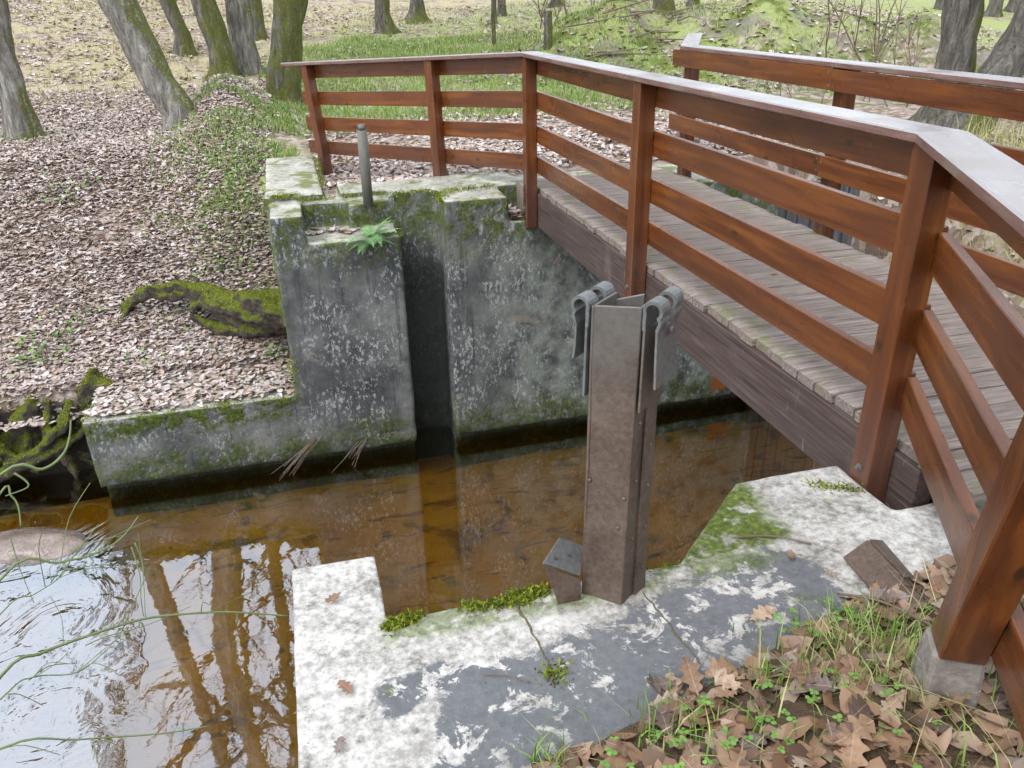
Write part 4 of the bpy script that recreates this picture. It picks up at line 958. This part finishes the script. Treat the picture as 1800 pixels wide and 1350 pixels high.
moss(na, [((-1.12, -4.79, -.175), (-.7, -4.78, -.19)), ((-1.48, -5.1, -.17), (-1.46, -5.14, -.17)), ((-.3, -4.5, -.17), (-.14, -4.6, -.17))], 260, (.02, .015, .003), (.004, .012))

# cracks in the slab: shallow broken ridges of mortar
def crack(pts, w_):
    b = MB(); L_, R_ = [], []
    P_ = []
    for i in range(len(pts) - 1):
        for k in range(6): P_.append(Vector(pts[i]).lerp(Vector(pts[i + 1]), k / 6))
    P_.append(Vector(pts[-1])); rings = []
    for i, p in enumerate(P_):
        ww = w_ * (1 - .5 * i / len(P_)) * (.7 + .6 * rnd.random()); j = rnd.uniform(-.004, .004)
        rings.append([(p.x - ww + j, p.y, -.172), (p.x + j, p.y, -.166), (p.x + ww + j, p.y, -.172), (p.x + j, p.y, -.18)])
    b.loft(rings); return fixn(b.mesh('crack'))
g = G('crack_earth'); cm = g.bsdf(g.mix(g.noise(g.pos(), 60, 4), (.03, .025, .015), (.2, .17, .1)), .95)
child('crack', crack([(-1.5, -4.83, 0), (-1.488, -4.951, 0), (-1.48, -5.068, 0), (-1.488, -5.16, 0)], .006), cm, na)
child('crack', crack([(-1.118, -4.88, 0), (-1.102, -4.992, 0), (-1.095, -5.09, 0), (-1.083, -5.19, 0)], .006), cm, na)

# ------------------------------------------------------------------ foreground: oak leaves, grass, clover
def oak_mesh(seed):
    rr_ = random.Random(seed); L_ = 1.0; n = 36; half = []
    lob = rr_.choice((3.5, 4.0, 4.5)); ph = rr_.uniform(-.4, .2)
    for k in range(n + 1):
        t = k / n; env = .05 + .27 * math.sin(math.pi * min(1, t ** 1.25)) ** .8 if t < .985 else .02
        w_ = env * (.8 + .24 * math.cos(2 * math.pi * lob * t + math.pi + ph)) if t > .1 else .02 + .12 * t
        half.append((t - .5, max(w_, .008)))
    cu, fo, tw = rr_.uniform(-.8, 1.1), rr_.uniform(-.2, .8), rr_.uniform(-.9, .9)
    def pt(x, y_): 
        z = cu * x * x + fo * abs(y_) * .8 + tw * x * y_ + .06 * mnoise.noise(Vector((x * 4, y_ * 5, seed)))
        return (x, y_, z)
    b = MB(); vs_ = []
    for x, w_ in half: vs_ += [pt(x, -w_), pt(x, 0), pt(x, w_)]
    fs_ = []
    for k in range(n): a = 3 * k; fs_ += [(a, a + 1, a + 4, a + 3), (a + 1, a + 2, a + 5, a + 4)]
    b.add(vs_, fs_); b.tube([(-.68, .02, cu * .25 - .02), (-.58, .0, cu * .25), (-.5, 0, cu * .25)], .011, 3)
    me = b.mesh('oak_leaf', True); me.transform(Matrix.Scale(.1, 4)); me.materials.append(M['oak']); return me
OM = [oak_mesh(k) for k in range(9)]
def near_d(x, y): return (x + 1.) * .261 - (y + 5.235) * .965
placed = 0; tries = 0
OAKL = ('curled brown oak leaf around the concrete foot of the leaning post', 'curled brown oak leaf along the earthy edge of the grey patched slab', 'curled brown oak leaf in the grassy litter at the bottom right')
OAKG = ('oak leaves around the post foot', 'oak leaves along the slab edge', 'oak leaves in the bottom right litter')
spots = []
while placed < 285 and tries < 9000:
    tries += 1
    x, y_ = rnd.uniform(-1.75, .25), rnd.uniform(-6.0, -4.95); d_ = near_d(x, y_)
    if d_ < -.03 + .03 * math.sin(x * 17): continue
    if d_ < .05 and rnd.random() < .3: continue
    if abs(x - (-.66)) < .09 and abs(y_ + 5.5) < .09: continue
    if x < -1.5 and rnd.random() < .4: continue
    zone = 0 if math.hypot(x + .64, y_ + 5.5) < .33 else 1 if d_ < .13 else 2
    o = link('oak_leaf', OM[rnd.randrange(9)], None, label=OAKL[zone], cat='leaf', group=OAKG[zone])
    s_ = rnd.uniform(.6, 1.2); o.scale = (s_, s_, s_)
    o.location = (x, y_, max(float(H(x, y_)), -.165) + .008 + .03 * rnd.random()); o.rotation_euler = (rnd.gauss(0, .42) + (math.pi if rnd.random() < .35 else 0), rnd.gauss(0, .3), rnd.uniform(0, 6.28)); placed += 1
for (x, y_, s_, rz, lab) in ((-2.03, -4.66, .55, .4, 'crumpled dark leaf at the corner of the slab over the stream'), (-2.02, -5.02, .6, 2.1, 'pale brown leaf on the left arm of the slab'), (-.83, -5.08, .9, .2, 'large brown oak leaf at the edge of the grey patch'), (-.6, -4.87, .42, 1.1, 'tiny tan leaf on the slab near the mossy slope'), (-.53, -4.98, .45, 2.6, 'small tan leaf between the angle iron and the slope'), (-2.05, -5.2, .5, 1.2, 'shrivelled brown leaf low on the left arm of the slab'), (.62, -2.75, .6, .5, 'single pale leaf lying on the deck planks')):
    o = link('oak_leaf', OM[int(s_ * 90) % 9], None, label=lab, cat='leaf'); o.scale = (s_, s_, s_); o.location = (x, y_, -.155 if y_ < -4 else .008); o.rotation_euler = (.1, -.1, rz)
def tuft_pts(cx, cy, n, s_):
    x = rng.normal(cx, s_, n); y = rng.normal(cy, s_, n); return np.stack([x, y, np.maximum(H(x, y), -.17)], -1)
T_ = [tuft_pts(*a) for a in ((-1.57, -5.4, 60, .03), (-1.3, -5.42, 110, .06), (-.98, -5.33, 50, .03), (-.72, -5.3, 200, .09), (-.62, -5.22, 120, .05), (-.6, -5.38, 110, .06), (-.83, -5.42, 90, .08), (-.45, -5.6, 90, .1), (-1.1, -5.5, 60, .1), (-.35, -5.35, 60, .08), (-.75, -5.6, 90, .12))]
blades('grass', np.concatenate(T_), (.03, .105), .005, M['grass'], .8, label='fresh green grass tufts among oak leaves at lower right', cat='grass', kind='stuff')
T2_ = scatter(160, -.9, .2, -5.9, -5.15, lambda x, y: 1., 0, 0)
blades('dry_grass', T2_, (.1, .25), .003, M['straw'], 1.3, label='dry grass stalks around the foot of the leaning post', cat='grass', kind='stuff')
# clover: three round leaflets on a stalk
cv, cf = [], []
for cx, cy, n, s_ in ((-1.35, -5.52, 16, .08), (-1.15, -5.5, 12, .07), (-.95, -5.45, 9, .06), (-1.22, -5.36, 10, .04), (-.62, -5.22, 14, .04), (-.85, -5.6, 16, .08), (-1.5, -5.5, 10, .05), (-.78, -5.16, 10, .03)):
    for k in range(n):
        x, y_ = rnd.gauss(cx, s_), rnd.gauss(cy, s_); z = max(float(H(x, y_)), -.17) + rnd.uniform(.02, .05); a0 = rnd.uniform(0, 6.28)
        for j in range(3):
            a = a0 + j * 2.09; r_ = rnd.uniform(.004, .0075); c_ = Vector((x + math.cos(a) * r_ * 1.1, y_ + math.sin(a) * r_ * 1.1, z)); tl = rnd.uniform(-.3, .3)
            b0 = len(cv); cv += [(c_.x + r_ * math.cos(b), c_.y + r_ * math.sin(b), c_.z + tl * r_ * math.cos(b - a)) for b in [i * math.pi / 3 for i in range(6)]]; cf.append(tuple(range(b0, b0 + 6)))
me = bpy.data.meshes.new('clover'); me.from_pydata(cv, [], cf); me.update()
link('clover', me, M['clover'], label='tiny round leaved green weeds between the oak leaves', cat='weeds', kind='stuff')

# ------------------------------------------------------------------ overhanging green stems, twigs, rootlets
sh = empty('shrub', (-3.3, -4.4, -2.4), label='thin green shrub stems reaching over the stream from the left', cat='shrub')
STEMS = [
 [(-3.5, -4.5, -.9), (-3.14, -4.279, -.534), (-3.025, -4.214, -.521), (-2.883, -4.161, -.526), (-2.731, -4.117, -.535), (-2.599, -4.099, -.558), (-2.421, -4.093, -.597), (-2.22, -4.111, -.652)],
 [(-3.5, -4.5, -.8), (-3.092, -4.16, -.234), (-2.928, -4.099, -.245), (-2.836, -4.072, -.254), (-2.743, -4.03, -.236), (-2.677, -3.979, -.184)],
 [(-3.3, -4.4, -.1), (-2.961, -4.22, .189), (-2.855, -4.188, .171), (-2.799, -4.156, .194), (-2.775, -4.127, .236), (-2.764, -4.1, .286)],
 [(-3.3, -4.2, -.3), (-3.104, -3.921, -.043), (-3.074, -3.918, -.06), (-3.058, -3.932, -.097), (-3.056, -3.968, -.157)],
 [(-3.025, -3.959, .049), (-2.997, -3.965, .018), (-2.995, -3.976, -.004), (-3.056, -4.003, -.009)],
 [(-3.5, -4.7, -.7), (-3.037, -4.631, -.501), (-2.842, -4.598, -.563), (-2.624, -4.582, -.627), (-2.476, -4.568, -.654)],
 [(-2.687, -4.122, -.213), (-2.67, -4.176, -.296), (-2.673, -4.222, -.357), (-2.682, -4.22, -.44)],
 [(-3.4, -4.5, -.6), (-3.062, -4.3, -.266), (-2.972, -4.248, -.25), (-2.892, -4.199, -.226), (-2.845, -4.14, -.163)],
 [(-2.816, -4.407, -.365), (-2.752, -4.383, -.363), (-2.637, -4.353, -.372), (-2.506, -4.312, -.363)],
 [(-3.055, -4.075, -.129), (-3.037, -4.128, -.223), (-3.006, -4.189, -.327)],
 [(-3.5, -4.6, -.8), (-3.071, -4.466, -.463), (-2.984, -4.411, -.448), (-2.863, -4.388, -.481), (-2.746, -4.308, -.438)],
 [(-2.653, -4.194, -.149), (-2.637, -4.227, -.204), (-2.635, -4.252, -.239)]]
def spline(pts, sub=5):
    P_ = [Vector(p) for p in pts]; out = []
    for i in range(len(P_) - 1):
        a, b_, c_, d_ = P_[max(i - 1, 0)], P_[i], P_[i + 1], P_[min(i + 2, len(P_) - 1)]
        for k in range(sub):
            t = k / sub; out.append(.5 * ((2 * b_) + (c_ - a) * t + (2 * a - 5 * b_ + 4 * c_ - d_) * t * t + (3 * b_ - a - 3 * c_ + d_) * t ** 3))
    out.append(P_[-1]); return out
for k, s_ in enumerate(STEMS):
    P_ = spline(s_); r0 = (.0065, .005, .006, .005, .004, .004, .0025, .0025, .002, .0022, .003, .002)[k]; n = len(P_)
    child('stem', MB().tube(P_, [r0 * (1 - .55 * i / n) for i in range(n)], 6).mesh('stem', True), M['stem'], sh)
for k in range(26):
    s_ = STEMS[rnd.choice((0, 1, 5, 7, 10))]; i = rnd.randrange(1, len(s_) - 1); p = Vector(s_[i]).lerp(Vector(s_[i + 1]), rnd.random()); d = Vector((rnd.uniform(-.2, 1), rnd.uniform(-.3, .6), rnd.uniform(-.3, .6))).normalized(); L_ = rnd.uniform(.06, .3)
    child('stem', MB().tube(spline([p, p + d * L_ * .5 + Vector((0, 0, .015)), p + d * L_ + Vector((rnd.uniform(-.04, .04), 0, rnd.uniform(-.05, .03)))], 3), [.0018 - .0001 * q for q in range(7)], 4).mesh('stem'), M['stem'], sh)
def bare_shrub(lab, base, n, h, spread, mat, seed, rad=.008):
    e = empty('shrub', base, label=lab, cat='shrub'); rr_ = random.Random(seed)
    for k in range(n):
        p = Vector(base) + Vector((rr_.uniform(-spread, spread), rr_.uniform(-spread, spread), -.05)); d = Vector((rr_.uniform(-.5, .5), rr_.uniform(-.3, .3), 1)).normalized(); pts = [p]; L_ = h * rr_.uniform(.5, 1.1)
        for q in range(5): d = (d + Vector((rr_.uniform(-.25, .25), rr_.uniform(-.25, .25), .05))).normalized(); pts.append(pts[-1] + d * L_ / 5)
        b = MB(); b.tube(pts, [rad * (1 - .14 * q) for q in range(6)], 4)
        for q in range(4):
            i = rr_.randint(1, 4); dd = (d + Vector((rr_.uniform(-1, 1), rr_.uniform(-1, 1), rr_.uniform(0, .6)))).normalized(); b.tube([pts[i], pts[i] + dd * L_ * .18, pts[i] + dd * L_ * .33 + Vector((0, 0, .04))], [rad * .5, rad * .4, rad * .2], 3)
        child('stem', b.mesh('stem'), mat, e)
bare_shrub('bare twiggy shrub in front of the mossy mound', (7.1, 5.6, float(H(7.1, 5.6))), 9, 1.9, .7, M['twig'], 3, .014)
bare_shrub('pale bare twigs beside the lichen spotted tree', (6.6, 3.6, float(H(6.6, 3.6))), 7, 1.3, .5, M['twig'], 5, .01)
bare_shrub('low bare twigs behind the upstream railing', (5., 3.2, float(H(5., 3.2))), 6, 1.0, .5, M['twig'], 8, .009)
bare_shrub('thin bare shrub between the fence posts', (3.3, 9.6, float(H(3.3, 9.6))), 8, 1.6, .5, M['twig'], 11, .012)
bare_shrub('scrubby saplings beyond the brush pile', (5.6, 12.5, float(H(5.6, 12.5))), 9, 1.8, .9, M['twig'], 17, .014)
bare_shrub('thin dead stems by the waterside at the left edge', (-4.55, 1.1, float(H(-4.55, 1.1))), 9, .45, .28, M['twig'], 13, .005)
bp = empty('brush_pile', (3.9, 8.7, float(H(3.9, 8.7))), label='heap of dead branches on the end of the mound', cat='brush pile')
for k in range(26):
    p = Vector((rnd.uniform(3.1, 5.2), rnd.uniform(7.6, 9.0), 0)); p.z = float(H(p.x, p.y)) + rnd.uniform(.0, .12); a = rnd.gauss(-.3, .5); L_ = rnd.uniform(.5, 1.5); d = Vector((math.cos(a), math.sin(a), rnd.uniform(-.05, .22)))
    child('branch', MB().tube([p, p + d * L_ * .5 + Vector((0, 0, rnd.uniform(-.05, .08))), p + d * L_], [.016, .012, .005], 5).mesh('branch'), M['twig'], bp)
for nm, a, c_, r_, lab in (('twig', (-.72, -4.72, -.166), (-.5, -4.83, -.16), .0035, 'dark curved twig lying on the slab near the slope'), ('twig', (-4.75, 3.1, 0), (-4.0, 2.55, 0), .012, 'pale curved stick lying on the leaf covered bank'), ('twig', (-2.98, .75, 0), (-2.88, .5, 0), .01, 'broken stick standing in the leaves above the low wall'), ('twig', (-6., 4.6, 0), (-5.2, 4.9, 0), .014, 'fallen stick in the grass behind the leaning trunks'), ('twig', (-1.66, -5.07, -.165), (-1.55, -5.13, -.165), .0018, 'hair thin stalk on the grey patch'), ('twig', (-.6, -5.1, -.12), (-.52, -5.36, -.03), .004, 'lichen grey twig in front of the angle iron')):
    a, c_ = Vector(a), Vector(c_)
    if a.z == 0: a.z = float(H(a.x, a.y)) + .03; c_.z = float(H(c_.x, c_.y)) + (.04 if a.y > 1 else .2)
    m_ = (a + c_) / 2 + Vector((.02, .03, .012)) * (c_ - a).length * 2
    link(nm, MB().tube(spline([a, m_, c_]), r_, 5).mesh('twig', True), M['twig'], label=lab, cat='twig')
for (a, c_, n, lab) in (((-2.1, -.03, -2.12), (-2.4, -.16, -2.42), 14, 'reddish rootlets hanging from the wall foot above the water'), ((-1.69, -.03, -2.2), (-1.86, -.14, -2.42), 8, 'small tuft of rootlets hanging near the slot')):
    b = MB()
    for k in range(n):
        p = Vector(a) + Vector((rnd.gauss(0, .03), 0, rnd.gauss(0, .02))); q = Vector(c_) + Vector((rnd.gauss(0, .06), rnd.gauss(0, .03), rnd.uniform(0, .12)))
        b.tube([p + Vector((0, .05, .0)), p, (p + q) / 2 + Vector((0, -.02, .02)), q], [.003, .003, .0025, .0015], 4)
    link('rootlets', b.mesh('rootlets'), M['twig'], label=lab, cat='roots')
nD = 170; PD = np.stack([rng.uniform(-4.5, 3., nD), rng.uniform(-4.6, .05, nD), -2.7 + rng.random(nD) * .02], -1); PD = PD[vnoise(PD[:, 0], PD[:, 1], 2.4, 7) > .38]
litter_mesh('sunken_leaves', PD, (.05, .16), m_leaves('sodden_leaf', [(0, (.1, .065, .03)), (.5, (.2, .13, .05)), (1, (.32, .21, .08))]), tilt=.15, label='sunken dark leaves lying on the sandy stream bed', cat='leaf litter', kind='stuff')
b = MB()
for k in range(110):
    x, y_ = rnd.uniform(-6.5, -2.4), rnd.uniform(.8, 5.5); z = float(H(x, y_)) + .045; a = rnd.uniform(0, 6.28); L_ = rnd.uniform(.12, .5); d = Vector((math.cos(a), math.sin(a), 0)); p = Vector((x, y_, z)); q = p + d * L_; q.z = float(H(q.x, q.y)) + .05
    b.tube([p, (p + q) / 2 + Vector((rnd.uniform(-.03, .03), rnd.uniform(-.03, .03), .02)), q], [.006, .005, .003], 4)
link('twig_litter', b.mesh('twig_litter'), M['twig'], label='small fallen twigs scattered through the leaves of the far bank', cat='twigs', kind='stuff')
# loose ivy and weeds on the bank
def weeds(name, lab, spots, mat, size):
    cv, cf = [], []
    for cx, cy, n, s_ in spots:
        for k in range(n):
            x, y_ = rnd.gauss(cx, s_), rnd.gauss(cy, s_); z = float(H(x, y_)) + rnd.uniform(.03, .1); a = rnd.uniform(0, 6.28); r_ = size * rnd.uniform(.6, 1.2); tl = rnd.uniform(-.6, .6); t2 = rnd.uniform(-.4, .6)
            b0 = len(cv)
            for lx, ly in ((-.5, 0), (0, -.4), (.6, 0), (0, .4)):
                cv.append((x + r_ * (lx * math.cos(a) - ly * math.sin(a)), y_ + r_ * (lx * math.sin(a) + ly * math.cos(a)), z + r_ * (tl * lx + t2 * ly)))
            cf.append((b0, b0 + 1, b0 + 2, b0 + 3))
    me = bpy.data.meshes.new(name); me.from_pydata(cv, [], cf); me.update(); link(name, me, mat, label=lab, cat='weeds', kind='stuff')
weeds('weeds', 'green ivy and seedlings scattered over the leaf covered bank', [(-4.5, 3.55, 60, .16), (-2.75, 2.0, 90, .22), (-2.6, 3.2, 120, .35), (-4.6, 1.25, 60, .15), (-3.5, 1.0, 30, .2), (-2.35, .75, 30, .06), (-4.35, 1.6, 40, .15), (-5.6, 5.6, 120, .3)], M['clover'], .05)
